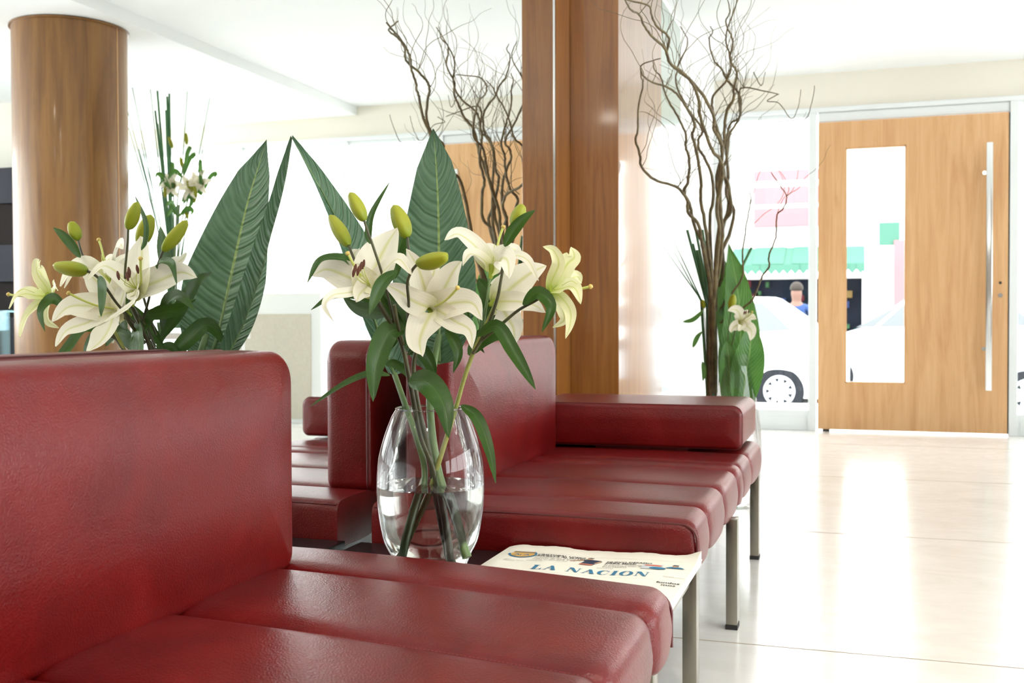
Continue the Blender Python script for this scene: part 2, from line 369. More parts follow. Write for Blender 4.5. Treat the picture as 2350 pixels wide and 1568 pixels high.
# pillar: flush veneer strip, projecting box, glossy side
pil = thing('wood_pillar', (.1, 4.7, 0), 'square cherry veneer pillar beside the mirror edge', 'pillar')
obj('side_panel', B(-.02, .003, 4.056, 4.262, 0, H), 'wood_pillar', pil, False)
obj('pillar_box', B(-.02, .205, 4.269, 5.26, 0, H, bev=.0025), 'wood_pillar', pil, False)
obj('shadow_gap', B(-.02, -.003, 4.05, 4.27, 0, H), 'dark', pil, False)
glp = obj('glass_wall_panel', B(.08, .088, 5.30, 6.60, 0, 2.62, bev=.002), 'pale_green', None, False)
tag(glp, 'pale green glossy wall panel between wooden pillar and street window', 'wall panel')
# the wooden street door
dr = B(.845, 1.040, D-.03, D+.03, .015, 2.288); box(dr, 1.457, 2.135, D-.03, D+.03, .015, 2.288)
box(dr, 1.040, 1.457, D-.03, D+.03, .015, .362); box(dr, 1.040, 1.457, D-.03, D+.03, 2.094, 2.288)
bmesh.ops.remove_doubles(dr, verts=dr.verts, dist=.0005)
door = struct('door_1', dr, 'wood_door')
fr = B(1.040, 1.048, D-.02, D+.02, .362, 2.094); box(fr, 1.449, 1.457, D-.02, D+.02, .362, 2.094); box(fr, 1.04, 1.457, D-.02, D+.02, .362, .370); box(fr, 1.04, 1.457, D-.02, D+.02, 2.086, 2.094)
obj('glazing_frame', fr, 'wood_door', door, False)
obj('door_pane', B(1.048, 1.449, D, D+.006, .37, 2.086), 'pane', door, False)
h = B(1.982, 2.026, D-.115, D-.085, .325, 2.072, bev=.006); hb = obj('door_handle', h, 'chrome', door)
for z in (.62, 1.86):
    obj('handle_mount', T([(1.972, D-.03, z), (1.972, D-.10, z)], .014, 12), 'chrome', hb); 
obj('lock_cylinder', T([(2.085, D-.029, .998), (2.085, D-.04, .998)], .016, 16), 'chrome', door)
obj('key_hole', T([(2.085, D-.029, 1.087), (2.085, D-.034, 1.087)], .010, 12), 'dark', door)
obj('door_edge', B(2.128, 2.142, D-.028, D+.03, .015, 2.288), 'rubber', door, False)
obj('floor_pivot', B(.88, .93, D-.035, D+.02, 0, .016), 'dark', door, False)

# ---------------------------------------------------------------- round column and dark shelving (seen in the mirror)
cx, cyy, cr = 3.364, 5.297, .324
col_ = thing('round_column', (cx, cyy, 0), 'round cherry veneer column seen in the mirror', 'column')
obj('column_shaft', lathe(bmesh.new(), [(cr, 0), (cr, HL-.012)], cx, cyy, 72), 'wood_column', col_)
obj('top_collar', lathe(bmesh.new(), [(cr-.01, HL-.014), (cr+.012, HL-.014), (cr+.012, HL-.006), (cr-.006, HL-.006), (cr-.006, HL)], cx, cyy, 72), 'wood_column', col_)
obj('joint_highlight', B(cx-cr*.997-.003, cx-cr*.997+.002, cyy+cr*.047-.003, cyy+cr*.047+.003, 0, HL-.012), 'wood_door', col_, False)  # pale wood colour stands in for the highlight along the column joint
for k, (px_, py_) in enumerate(((3.43, 6.31),)):
    dl = thing('ceiling_downlight', (px_, py_, HL), 'recessed round downlight in the low ceiling seen in the mirror', 'downlight')
    obj('trim_ring', lathe(bmesh.new(), [(.05, HL-.001), (.052, HL-.006), (.075, HL-.004), (.076, HL)], px_, py_, 32), 'white_metal', dl)
    me = mat('lamp_glow', (1, 1, 1)); bb = me.node_tree.nodes['Principled BSDF']; bb.inputs['Emission Color'].default_value = (1, .93, .8, 1); bb.inputs['Emission Strength'].default_value = 6
    obj('lamp', lathe(bmesh.new(), [(.001, HL-.002), (.05, HL-.002)], px_, py_, 24), me, dl)
M['tile_d'] = mat('dark_brown_shelf_panel', (.018, .013, .012), .8, spec=.15); M['tile_g'] = mat('grey_shelf_panel', (.045, .045, .055), .8, spec=.15)
sh = thing('shelving_wall', (5.6, 6.6, 0), 'dark brown and grey panelled shelving left of the column, seen in mirror', 'shelving')
zs = [.0, .55, .87, 1.14, 1.42, 1.73, 2.0]
for i in range(6): obj('shelf_panel', B(4.45, 6.6, 6.5-.02*(i % 2), 6.9, zs[i], zs[i+1]-.004), 'tile_g' if i % 2 else 'tile_d', sh, False)
lb = obj('wall_band', B(4.45, RX, 6.9, 7.0, 0, HL), 'cream', None, False); lb.name = 'wall_partition'; lb['kind'] = 'structure'
gc = thing('glass_counter', (4.9, 5.9, 0), 'low blue tinted glass counter in front of the dark shelving', 'counter')
obj('glass_front', B(4.25, 6.2, 5.72, 5.735, 0, .90), 'counter_glass', gc, False)
obj('glass_top', B(4.25, 6.2, 5.72, 6.1, .90, .912), 'counter_glass', gc, False)
obj('inner_shelf', B(4.3, 6.15, 5.75, 6.08, .45, .47), 'white_metal', gc, False)
# low beige cabinet by the far window
c0 = (2.9901,7.7,1.061); cab = thing('low_cabinet', (c0[0]+.6, 7.85, 0), 'low beige panel cabinet with white frame seen in the mirror', 'cabinet')
cb = B(c0[0], c0[0]+1.25, 7.7, 8.1, 0, c0[2], bev=.004); obj('cabinet_body', cb, 'white_paint', cab, False)
M['beige'] = speck(mat('beige_panel', (.62, .57, .47), .6), (.60, .55, .45), (.65, .60, .50), 40)
obj('front_panel', B(c0[0]+.085, c0[0]+1.16, 7.692, 7.70, .04, c0[2]-.17), 'beige', cab, False)

# ---------------------------------------------------------------- red leather bench seats
def channel_seat(name, parent, x0, x1, y0, y1, z0, z1, seams, r=.035):
    bm = bmesh.new(); ys = []
    edges = [y0]+seams+[y1]
    for a, b_ in zip(edges, edges[1:]):
        L = b_-a
        for u in (0, .004, .009, .016, .028, .045): ys.append(a+min(u, L*.2))
        for k in range(1, 8): ys.append(a+L*k/8)
        for u in (.045, .028, .016, .009, .004): ys.append(b_-min(u, L*.2))
    ys = sorted(set(round(y, 5) for y in ys+[y1])); rings = []
    for y in ys:
        g = 0
        for s in seams: g += .010*math.exp(-abs(y-s)/.012)+.006*math.exp(-abs(y-s)/.0025)
        for a, b_ in zip(edges, edges[1:]):
            if a <= y <= b_: t = (y-(a+b_)/2)/((b_-a)/2); g += .006*abs(t)**3-.002
        e = min(y-y0, y1-y)
        if e < .022: g += .022-math.sqrt(max(0, .022**2-(.022-e)**2))
        A, C, E_, F = x0, x1-g, z0+min(g, .012), z1-g; pts = [(A, E_), (A, F)]
        nx = 14
        for k in range(1, nx): u = k/nx; pts.append((A+(C-r-A)*u, F+.004*math.sin(PI*u)))
        for k in range(0, 9): th = PI/2*(1-k/8); pts.append((C-r+r*math.cos(th), F-r+r*math.sin(th)))
        for k in range(1, 5): pts.append((C+.004*math.sin(PI*k/5), F-r-(F-r-E_-.012)*k/5))
        for k in range(0, 5): th = -PI/2*k/4; pts.append((C-.012+.012*math.cos(th), E_+.012+.012*math.sin(th)))
        rings.append([bm.verts.new((px, y, pz)) for px, pz in pts])
    n = len(rings[0])
    for a, b_ in zip(rings, rings[1:]):
        for k in range(n): bm.faces.new((a[k], a[(k+1) % n], b_[(k+1) % n], b_[k]))
    bm.faces.new(rings[0][::-1]); bm.faces.new(rings[-1])
    return obj(name, bm, 'leather', parent)
def edge_path(x0, x1, y, z0, z1, r, ins=0.0):
    p = [(x0, y, z1)]
    for k in range(1, 12): p.append((x0+(x1-r-x0)*k/11, y, z1+.004*math.sin(PI*k/11)))
    for k in range(1, 7): th = PI/2*(1-k/6); p.append((x1-r+r*math.cos(th), y, z1-r+r*math.sin(th)))
    for k in range(1, 6): p.append((x1, y, z1-r-(z1-r-z0-.012)*k/5))
    return p
def leg(parent, x, y, z1, sx=.030, sy=.048):
    lg = obj('leg', B(x-sx, x, y, y+sy, .012, z1, bev=.0015), 'steel', parent)
    obj('foot_cap', B(x-sx-.001, x+.001, y-.001, y+sy+.001, 0, .013), 'rubber', lg, False)
SZ0, SZ1 = .295, .408
# far seat
far = thing('red_leather_bench', (.45, 2.95, 0), 'far red leather bench with armrest, between the newspaper table and wooden pillar', 'bench')
seams = [2.49, 2.79, 3.11, 3.235, 3.50]
seat = channel_seat('seat', far, .045, .808, 2.28, 3.88, SZ0, SZ1, seams)
pp = edge_path(.05, .808, 2.287, SZ0, SZ1-.010, .035)
obj('piping', tube(bmesh.new(), pp, .0032, 6), 'piping', seat)
pq = [(a, b_+.012, c+.0068 if c > .37 else c) for a, b_, c in pp]; pq = [(a+(.0015 if c < .37 else 0), b_, c) for a, b_, c in pq]
obj('stitching', stitches(pq, .006, .0006), 'stitch', seat)
pb = [(.03, 2.203, SZ0+.012), (.79, 2.203, SZ0+.012)]
obj('seat_frame', B(.07, .77, 2.32, 3.84, SZ0-.035, SZ0-.001), 'black', far, False)
back = obj('backrest', pad(2.47, 3.432, SZ1-.012, .786, .048, .178, 'x', (.03, .03, .07, .055), .022, .022, 1, .006), 'leather', far)
bl = rrect(2.47, 3.432, SZ1-.012, .786, (.03, .03, .07, .055))
def pipe_loop(L, w, axis, r=.0026):
    P = [Vector({'x': (w, u, v), 'y': (u, w, v)}[axis]) for u, v in L]; P.append(P[0]); P.append(P[1]); return tube(bmesh.new(), P, r, 6)
obj('piping', pipe_loop(bl, .057, 'x', .0028), 'piping', back)
arm = obj('armrest', pad(.05, .783, SZ1+.016, .560, 3.90, 3.435, 'y', (.02, .022, .03, .03), .012, .006, 1, .004), 'leather', far)
al = rrect(.05, .783, SZ1+.016, .560, (.02, .022, .03, .03)); obj('piping', pipe_loop(al, 3.447, 'y', .003), 'piping', arm)
obj('arm_mount', B(.30, .60, 3.47, 3.82, SZ1-.004, SZ1+.018), 'leather', far, False)
leg(far, .806, 2.285, SZ0+.004); leg(far, .826, 2.905, SZ0+.004); leg(far, .806, 3.78, SZ0+.004); leg(far, .09, 2.29, SZ0+.004); leg(far, .09, 3.78, SZ0+.004)
# near seat
near = thing('red_leather_bench', (.48, 1.0, 0), 'nearest red leather bench, filling the lower left of the photo', 'bench')
seams1 = [.76, 1.055, 1.352, 1.656]
seat1 = channel_seat('seat', near, .05, .842, .40, 1.810, SZ0, SZ1, seams1)
for sm in (1.656, 1.352):
    pp = edge_path(.235, .842, sm-.010, SZ0, SZ1-.0062, .035); pp = [(a-(.006 if c < .36 else 0), b_, c) for a, b_, c in pp]
    obj('stitching', stitches(pp, .006, .0006), 'stitch', seat1)
pp = edge_path(.05, .842, 1.803, SZ0, SZ1-.010, .035); obj('piping', tube(bmesh.new(), pp, .003, 6), 'piping', seat1)
back1 = obj('backrest', pad(.55, 1.69, SZ1-.012, .786, .050, .180, 'x', (.03, .03, .055, .085), .022, .024, 1, .008), 'leather', near)
bl = rrect(.55, 1.69, SZ1-.012, .786, (.03, .03, .055, .085)); obj('piping', pipe_loop(bl, .057, 'x', .0028), 'piping', back1)
obj('seat_frame', B(.06, .80, .45, 1.70, SZ0-.035, SZ0-.001), 'black', near, False)
for o in [seat1]+list(seat1.children):
    for v in o.data.vertices: v.co.y -= .08*(v.co.x-.2)*min(1, max(0, (v.co.y-.6)/.4)); v.co.z -= .010*max(0, v.co.x-.2)/.6
leg(near, .82, 1.60, SZ0-.036); leg(near, .82, .45, SZ0-.036); leg(near, .1, 1.70, SZ0-.036); leg(near, .1, .45, SZ0-.036)
# table between
TZ = .317
tab = thing('side_table', (.42, 2.0, 0), 'low black table between the two red leather benches', 'table')
obj('table_top', B(.02, .800, 1.822, 2.272, TZ-.022, TZ, bev=.002), 'black', tab, False)
obj('table_frame', B(.03, .795, 1.83, 2.265, TZ-.045, TZ-.023), 'steel', tab, False)
leg(tab, .795, 1.84, TZ-.046); leg(tab, .06, 1.84, TZ-.046)
# ---------------------------------------------------------------- newspaper
NZ = .335
news = thing('newspaper', (.61, 2.0, TZ), 'folded newspaper with blue masthead lying on the low table', 'newspaper')
bm = bmesh.new(); nx, ny = 40, 30; rnd = random.Random(4)
def nz(x, y):
    u = (x-.391)/.428; v = (y-1.86)/.408
    z = NZ+.0016*math.sin(u*7+1)*v+.001*math.sin(u*15+v*4)
    z += .010*max(0, u-.93)/.07*max(0, v-.75)/.25
    z -= .006*max(0, .06-u)/.06
    return z
top = [[bm.verts.new((.391+.428*i/nx, 1.86+(.408+.004*math.sin(i*.7)+.002*math.sin(i*2.1))*j/ny, nz(.391+.428*i/nx, 1.86+.408*j/ny))) for i in range(nx+1)] for j in range(ny+1)]
for j in range(ny):
    for i in range(nx): bm.faces.new((top[j][i], top[j][i+1], top[j+1][i+1], top[j+1][i]))
bot = {}
def bv(i, j):
    if (i, j) not in bot:
        c = top[j][i].co; bot[(i, j)] = bm.verts.new((c.x, c.y, max(TZ+.0005, min(c.z-.003, TZ+.0005))))
    return bot[(i, j)]
for i in range(nx):
    bm.faces.new((top[0][i+1], top[0][i], bv(i, 0), bv(i+1, 0))); bm.faces.new((top[ny][i], top[ny][i+1], bv(i+1, ny), bv(i, ny)))
for j in range(ny):
    bm.faces.new((top[j][0], top[j+1][0], bv(0, j+1), bv(0, j))); bm.faces.new((top[j+1][nx], top[j][nx], bv(nx, j), bv(nx, j+1)))
obj('front_page', bm, 'paper', news)
for k in range(3):
    bm = bmesh.new(); z = TZ+.003+k*.0045; e = .810+.004*((k*7) % 3)
    box(bm, .40, e+.004, 1.865, 2.262, z, z+.0016); obj('inner_page', bm, 'paper', news, False)
def flat(polys, dz=.0011):
    """flat ink shapes following the page surface; polygons in page coordinates (x, y)"""
    bm = bmesh.new()
    for poly in polys: bm.faces.new([bm.verts.new((x, y, nz(x, y)+dz)) for x, y in poly])
    bmesh.ops.triangulate(bm, faces=bm.faces); return bm
def rect(x0, x1, y0, y1): 
    n = max(1, int((x1-x0)/.012)); return [[(x0+(x1-x0)*i/n, y0), (x0+(x1-x0)*(i+1)/n, y0), (x0+(x1-x0)*(i+1)/n, y1), (x0+(x1-x0)*i/n, y1)] for i in range(n)]
# masthead letters, high-contrast roman capitals drawn in unit boxes (width, strokes)
def serif(x, w, y, h=.06): return [(x, y), (x+w, y), (x+w, y+h), (x, y+h)]
def arc(cx, cy_, rx, ry, irx, iry, a0, a1, n=14, dx=0):
    out = []
    for k in range(n):
        t0 = a0+(a1-a0)*k/n; t1 = a0+(a1-a0)*(k+1)/n
        out.append([(cx+rx*math.cos(t0), cy_+ry*math.sin(t0)), (cx+rx*math.cos(t1), cy_+ry*math.sin(t1)), (cx+dx+irx*math.cos(t1), cy_+iry*math.sin(t1)), (cx+dx+irx*math.cos(t0), cy_+iry*math.sin(t0))])
    return out
GL = {
 'L': (.80, [[(.11, 0), (.37, 0), (.37, 1), (.11, 1)], serif(.02, .46, .93, .07), serif(.02, .5, 0, .07), [(.34, 0), (.76, 0), (.80, .34), (.76, .34), (.62, .06), (.34, .06)]]),
 'A': (.98, [[(.34, 1), (.58, 1), (.97, .03), (.67, .03)], [(.42, .92), (.46, .84), (.18, .03), (.12, .03)], serif(.0, .32, 0, .05), serif(.58, .42, 0, .05), serif(.22, .44, .34, .06)]),
 'N': (1.0, [[(.12, 0), (.18, 0), (.18, 1), (.12, 1)], [(.06, 1), (.36, 1), (.88, 0), (.80, 0), (.68, .0)], [(.80, 0), (.86, 0), (.86, 1), (.80, 1)], serif(.0, .3, 0, .05), serif(.0, .3, .95, .05), serif(.68, .3, .95, .05)]),
 'C': (.90, arc(.48, .5, .46, .52, .22, .46, .30*PI, 1.70*PI, 20, .03)+[[(.76, .62), (.80, .62), (.80, 1.0), (.76, .95)], [(.80, .38), (.84, .38), (.72, .08), (.70, .12)]]),
 'I': (.48, [[(.11, 0), (.37, 0), (.37, 1), (.11, 1)], serif(.02, .44, 0, .05), serif(.02, .44, .95, .05)]),
 'O': (1.0, arc(.5, .5, .48, .52, .22, .46, 0, 2*PI, 26)),
}
mx0, mx1 = (0.5031,2.0668,0.335)[0], (0.7471,2.054,0.335)[0]; my0 = (0.6256,2.0539,0.335)[1]
txt = 'LA NACION'; units = sum(.62 if c == ' ' else GL[c][0]+.10 for c in txt); s = (mx1-mx0)/units; hh = .035; px_ = mx0; polys = []
for c in txt:
    if c == ' ': px_ += .62*s; continue
    for poly in GL[c][1]: polys.append([(px_+u*s, my0+v*hh) for u, v in poly])
    px_ += (GL[c][0]+.10)*s
obj('masthead_lettering', flat(polys), 'blue_ink', news, False)
def text(s_, x, y, size, m, sx=1.0, name='headline', bold=.0, par=None):
    cu = bpy.data.curves.new(name, 'FONT'); cu.body = s_; cu.size = size; cu.offset = bold; cu.resolution_u = 2
    to = bpy.data.objects.new(name, cu); sc.collection.objects.link(to); dg = bpy.context.evaluated_depsgraph_get()
    me = bpy.data.meshes.new_from_object(to.evaluated_get(dg)); bpy.data.objects.remove(to)
    for v in me.vertices: v.co = Vector((x+v.co.x*sx, y+v.co.y, 0)); v.co.z = nz(v.co.x, v.co.y)+.0012
    me.materials.clear(); me.materials.append(M[m]); o = bpy.data.objects.new(name, me); link(o, par or news)
    o.matrix_parent_inverse = Matrix.Translation(-(par or news).location); return o
ty = (0.4846,2.1786,0.335)[1]; tx = (0.4837,2.1783,0.335)[0]
text('CRISTOBAL LOPEZ', tx, ty, .0125, 'ink', 1.0, 'headline', .0004); text('APUESTA AL FUTBOL', tx, ty-.012, .0125, 'ink', 1.0, 'headline', .0004)
text('El empresario quiere el\nnegocio de AFA TV y\nsuma su proyecto', tx, ty-.023, .0105, 'grey_ink', 1.0, 'news_text')
text('DEPORTES', tx-.008, ty-.056, .006, 'ink', 1.2, 'caption')
tx2, ty2 = (0.6381,2.1573,0.335)[0], (0.6372,2.1612,0.335)[1]
text('NUEVO DESAFIO', tx2, ty2, .0125, 'ink', 1.0, 'headline', .0004); text('PARA MESSI', tx2, ty2-.012, .0125, 'ink', 1.0, 'headline', .0004)
text('El equipo defiende\nel liderazgo ante el\nReal Madrid', tx2, ty2-.023, .0105, 'grey_ink', 1.0, 'news_text')
text('DEPORTES', tx2-.008, ty2-.056, .006, 'ink', 1.2, 'caption')
text('Año\nBuenos Aires\nEdicion', (0.4282,2.1265,0.335)[0], (0.4295,2.1226,0.335)[1], .006, 'grey_ink', 1.3, 'news_text')
fx, fy = (0.7686,2.0209,0.335)[0], (0.7704,2.0109,0.335)[1]
text('fondos', fx, fy, .0165, 'ink', 1.0, 'headline', .0004); text('mos', fx+.012, fy-.018, .0165, 'ink', 1.0, 'headline', .0004)
text('Precio\nLA NACION', (0.7733,2.0658,0.335)[0], (0.7733,2.0658,0.335)[1], .006, 'grey_ink', 1.3, 'news_text')
# crest with laurel border
ex, ey = (0.4512,2.1727,0.335)[:2]; R_ = .024
crest = obj('crest', flat([[(ex-.024, ey+.014), (ex-.026, ey), (ex-.02, ey-.012), (ex-.008, ey-.019), (ex, ey-.022), (ex+.008, ey-.019), (ex+.02, ey-.012), (ex+.026, ey), (ex+.024, ey+.014)]]), 'gold_ink', news, False)
dots = []
for k in range(26):
    a = PI*1.02+k/21*PI*.96; qx, qy = ex+.029*math.cos(a), ey+.004+.028*math.sin(a); dots.append([(qx-.0028, qy-.0024), (qx+.0026, qy-.0020), (qx+.0020, qy+.0030), (qx-.0022, qy+.0026)])
obj('crest_border', flat(dots), 'blue_ink', crest, False)
obj('crest_stripes', flat(rect(ex-.024, ex+.024, ey+.016, ey+.019)+rect(ex-.024, ex+.024, ey+.024, ey+.027), .0013), 'navy_ink', crest, False)
obj('crest_stripe', flat(rect(ex-.024, ex+.024, ey+.020, ey+.0235), .0013), 'gold_ink', crest, False)
text('AFA', ex-.018, ey-.006, .018, 'blue_ink', 1.05, 'crest_lettering', .0005, crest)
# footballer photograph
fx0, fy0 = (0.6025,2.1547,0.335)[:2]
def fp(l): return [(fx0+a*.001, fy0+b_*.001) for a, b_ in l]
ph = obj('sport_photo', flat([fp([(-14, -22), (14, -22), (20, 4), (26, 8), (22, 16), (6, 19), (-4, 19), (-16, 14), (-10, 4)])]), 'navy_ink', news, False)
obj('photo_head', flat([fp([(-4+6*math.cos(a*PI/6), 25+7*math.sin(a*PI/6)) for a in range(12)])], .0014), 'skin_ink', ph, False)
for q_ in ([(-40, -6), (-38, -9), (-12, 8), (-16, 13)], [(22, 9), (26, 6), (17, -14), (13, -12)]): obj('photo_arm', flat([fp(q_)], .0014), 'skin_ink', ph, False)
obj('photo_hair', flat([fp([(-9, 28), (3, 28), (5, 33), (-3, 35), (-9, 32)])], .0016), 'ink', ph, False)
obj('photo_shorts', flat([fp([(-15, -30), (13, -30), (14, -21), (-14, -21)])], .0014), 'red_ink', ph, False)
# small promo pictures and blue badge
bx0, by0 = (0.7407,2.1401,0.335)[:2]
pr = obj('promo_panel', flat(rect(bx0-.024, bx0+.018, by0-.022, by0+.018)), 'pale_ink', news, False)
obj('promo_picture', flat([[(bx0-.02, by0+.004), (bx0+.014, by0+.001), (bx0+.016, by0+.012), (bx0+.002, by0+.015), (bx0-.018, by0+.013)]], .0014), 'red_ink', pr, False)
badge = obj('blue_badge', flat([[(bx0+.010+.017*math.cos(a*PI/10), by0-.013+.010*math.sin(a*PI/10)) for a in range(20)]], .0015), 'blue_ink', news, False)
text('Nº16', bx0-.001, by0-.017, .010, 'paper', 1.0, 'badge_lettering', .0003, badge)
hx, hy = (0.7827,2.149,0.335)[:2]
po = obj('portrait_picture', flat([[(hx-.02, hy-.012), (hx+.022, hy-.012), (hx+.014, hy-.002), (hx+.004, hy+.002), (hx-.008, hy)]], .0013), 'blue_ink', news, False)
obj('portrait_head', flat([[(hx+.0065*math.cos(a*PI/6), hy+.006+.009*math.sin(a*PI/6)) for a in range(12)]], .0015), 'skin_ink', po, False)
obj('portrait_hair', flat([[(hx-.007, hy+.008), (hx+.007, hy+.008), (hx+.006, hy+.015), (hx-.004, hy+.017)]], .0017), 'ink', po, False)
for q_ in (rect(.41, .79, ty+.020, ty+.0206), rect(hx-.024, hx+.026, hy-.016, hy-.0154), rect(.41, .80, fy+.022, fy+.0226)): obj('rule_line', flat(q_), 'grey_ink', news, False)

# ---------------------------------------------------------------- glass vase with water on the low table
VX, VY = .315, 1.99
vp = smoothprof([(.052, TZ+.002), (.066, TZ+.012), (.080, .365), (.096, .40), (.1065, .46), (.1085, .51), (.105, .56), (.0945, .602), (.080, .642), (.070, .6605)], 60)
bm = lathe(bmesh.new(), [(.001, TZ+.002)]+vp+[(.0685, .6615), (.067, .6600)], VX, VY, 64)
vase = obj('glass_vase', bm, 'vase_glass'); tag(vase, 'clear barrel-shaped glass vase half full of water on the black table', 'vase')
obj('rim', lathe(bmesh.new(), [(.0700, .6600), (.0712, .6625), (.0695, .6640), (.0678, .6625), (.0686, .6600)], VX, VY, 48), 'vase_glass', vase)
WZ = (0.3167,1.99,0.5071)[2]
wp = [(r-.0022, z+.003) for r, z in vp if z < WZ-.003]; rr = wp[-1][0]
bm = lathe(bmesh.new(), wp+[(rr, WZ-.0008), (rr+.0008, WZ)], VX, VY, 64, True, True)
wt = obj('water', bm, 'water'); tag(wt, 'clear water filling the lower half of the barrel vase', 'water')

# ---------------------------------------------------------------- lilies
ND = (.12, -1, .12)
def petal(parent, pts, wd, m='petal', normal=ND, cup=.35, seed=0, name='petal', wave=.055, prof=None):
    return obj(name, ribbon(pts, wd, normal, cup, 22, 11, wave, prof, 0, seed), m, parent, True)
def leaf(parent, pts, wd, normal=ND, cup=.25, seed=0, m='lily_leaf', name='leaf'):
    return obj(name, ribbon(pts, wd, normal, cup, 18, 7, .02, None, .12, seed), m, parent)
def bud(parent, a, b_, wd, name='bud'):
    A, Bq = Vector(a), Vector(b_)
    bm = bmesh.new(); uvl = bm.loops.layers.uv.new('UVMap'); n, k = 16, 18; ax = (Bq-A); T_ = ax.normalized(); N = T_.orthogonal().normalized(); S = T_.cross(N); rows = []
    for i in range(n):
        t = i/(n-1); r = wd*.5*(.22+.78*math.sin(PI*(t**.85)*.97+.03)**.65) if 0 < t < 1 else wd*.5*(.3 if t == 0 else .12)
        rows.append([bm.verts.new(A+ax*t+(N*math.cos(2*PI*j/k)+S*math.sin(2*PI*j/k))*r*(1+.12*math.cos(6*PI*j/k))) for j in range(k)])
    for i in range(n-1):
        for j in range(k):
            f = bm.faces.new((rows[i][j], rows[i][(j+1) % k], rows[i+1][(j+1) % k], rows[i+1][j]))
            for l, v in zip(f.loops, (i, i, i+1, i+1)): l[uvl].uv = (j/k, v/(n-1))
    bm.faces.new(rows[0][::-1]); bm.faces.new(rows[-1]); return obj(name, bm, 'bud', parent)
def blossom(parent, base, throat, petals, pistil=None, stamens=(), m='petal'):
    Bs, Th = Vector(base), Vector(throat)
    fl = obj('blossom', T([Bs, Bs.lerp(Th, .4), Bs.lerp(Th, .8)], lambda t: .0035+.0065*t, 10, 6), 'petal_green', parent)
    for i, (pts, wd, *rest) in enumerate(petals):
        mm = rest[0] if rest else m; nn = rest[1] if len(rest) > 1 else ND
        petal(fl, [Bs.lerp(Th, .35)]+[Vector(p) for p in pts], wd, mm, nn, .32, i)
    if pistil:
        pi = obj('pistil', T([Th]+list(pistil), lambda t: .0018+.0008*t, 8, 12), 'pistil', fl)
        e = Vector(pistil[-1]); d = (e-Vector(pistil[-2] if len(pistil) > 1 else Th)).normalized()
        obj('stigma', T([e-d*.003, e, e+d*.004], lambda t: .0028+.0022*math.sin(PI*t), 8, 5), 'stigma', fl)
    for s_ in stamens:
        p = [Th]+[Vector(q) for q in s_]; bm = T(p, (.0010, .0007), 6, 8); obj('filament', bm, 'pistil', fl)
        e = p[-1]; a = e+Vector((.002, 0, .009)); c = e-Vector((.002, 0, .009))
        obj('anther', T([a, e, c], lambda t: .0012+.0022*math.sin(PI*t), 8, 7), 'anther', fl)
    return fl
def stem(parent, pts, r, m='stem', name='stem', res=40): return obj(name, T(pts, r, 10, res), m, parent)

# left lily stem
L1 = thing('lily_stem', (VX, VY, TZ), 'lily stem with left bloom showing brown stamens, at the left of the vase', 'lily')
stem(L1, [(0.2768,1.83,0.8748),(0.287,1.88,0.8227),(0.2917,1.91,0.7843),(0.2966,1.94,0.6974),(0.302,1.97,0.6082),(0.3216,1.99,0.5364),(0.3332,2.0,0.4471),(0.3422,2.0,0.368)], (.0042, .0062))
blossom(L1, (0.278,1.835,0.8683), (0.2609,1.83,0.9053), [
 ([(0.2609,1.83,0.9135),(0.2669,1.8483,0.9511),(0.2786,1.8667,0.9867),(0.2923,1.885,1.0168)], .078),
 ([(0.2563,1.83,0.9053),(0.2131,1.835,0.9218),(0.1644,1.84,0.9378),(0.1297,1.845,0.926)], .060),
 ([(0.2614,1.825,0.9051),(0.2564,1.8167,0.8992),(0.2487,1.8083,0.8885),(0.2465,1.8,0.873)], .042, 'petal', (.5,-.8,.4)),
 ([(0.2654,1.83,0.9052),(0.2971,1.82,0.9369),(0.3282,1.81,0.9528),(0.3585,1.8,0.9222)], .040, 'petal', (.2,-.7,.7)),
 ([(0.2521,1.82,0.8945),(0.2297,1.7925,0.8908),(0.2143,1.765,0.8856),(0.2136,1.7375,0.8661),(0.2461,1.71,0.8376)], .020),
 ([(0.2468,1.85,0.9143),(0.2189,1.87,0.9448),(0.197,1.89,0.9674),(0.1986,1.91,0.9814)], .040)],
 [(0.2471,1.825,0.9176),(0.2366,1.81,0.9433),(0.2292,1.8,0.9641)], [[(0.2571,1.81,0.921),(0.2559,1.8,0.9392)],[(0.2557,1.8,0.9182),(0.2492,1.79,0.9349)],[(0.255,1.82,0.9255),(0.2515,1.82,0.9443)],[(0.2588,1.79,0.9122),(0.249,1.785,0.9282)],[(0.2646,1.8,0.9165),(0.2628,1.775,0.93)]])
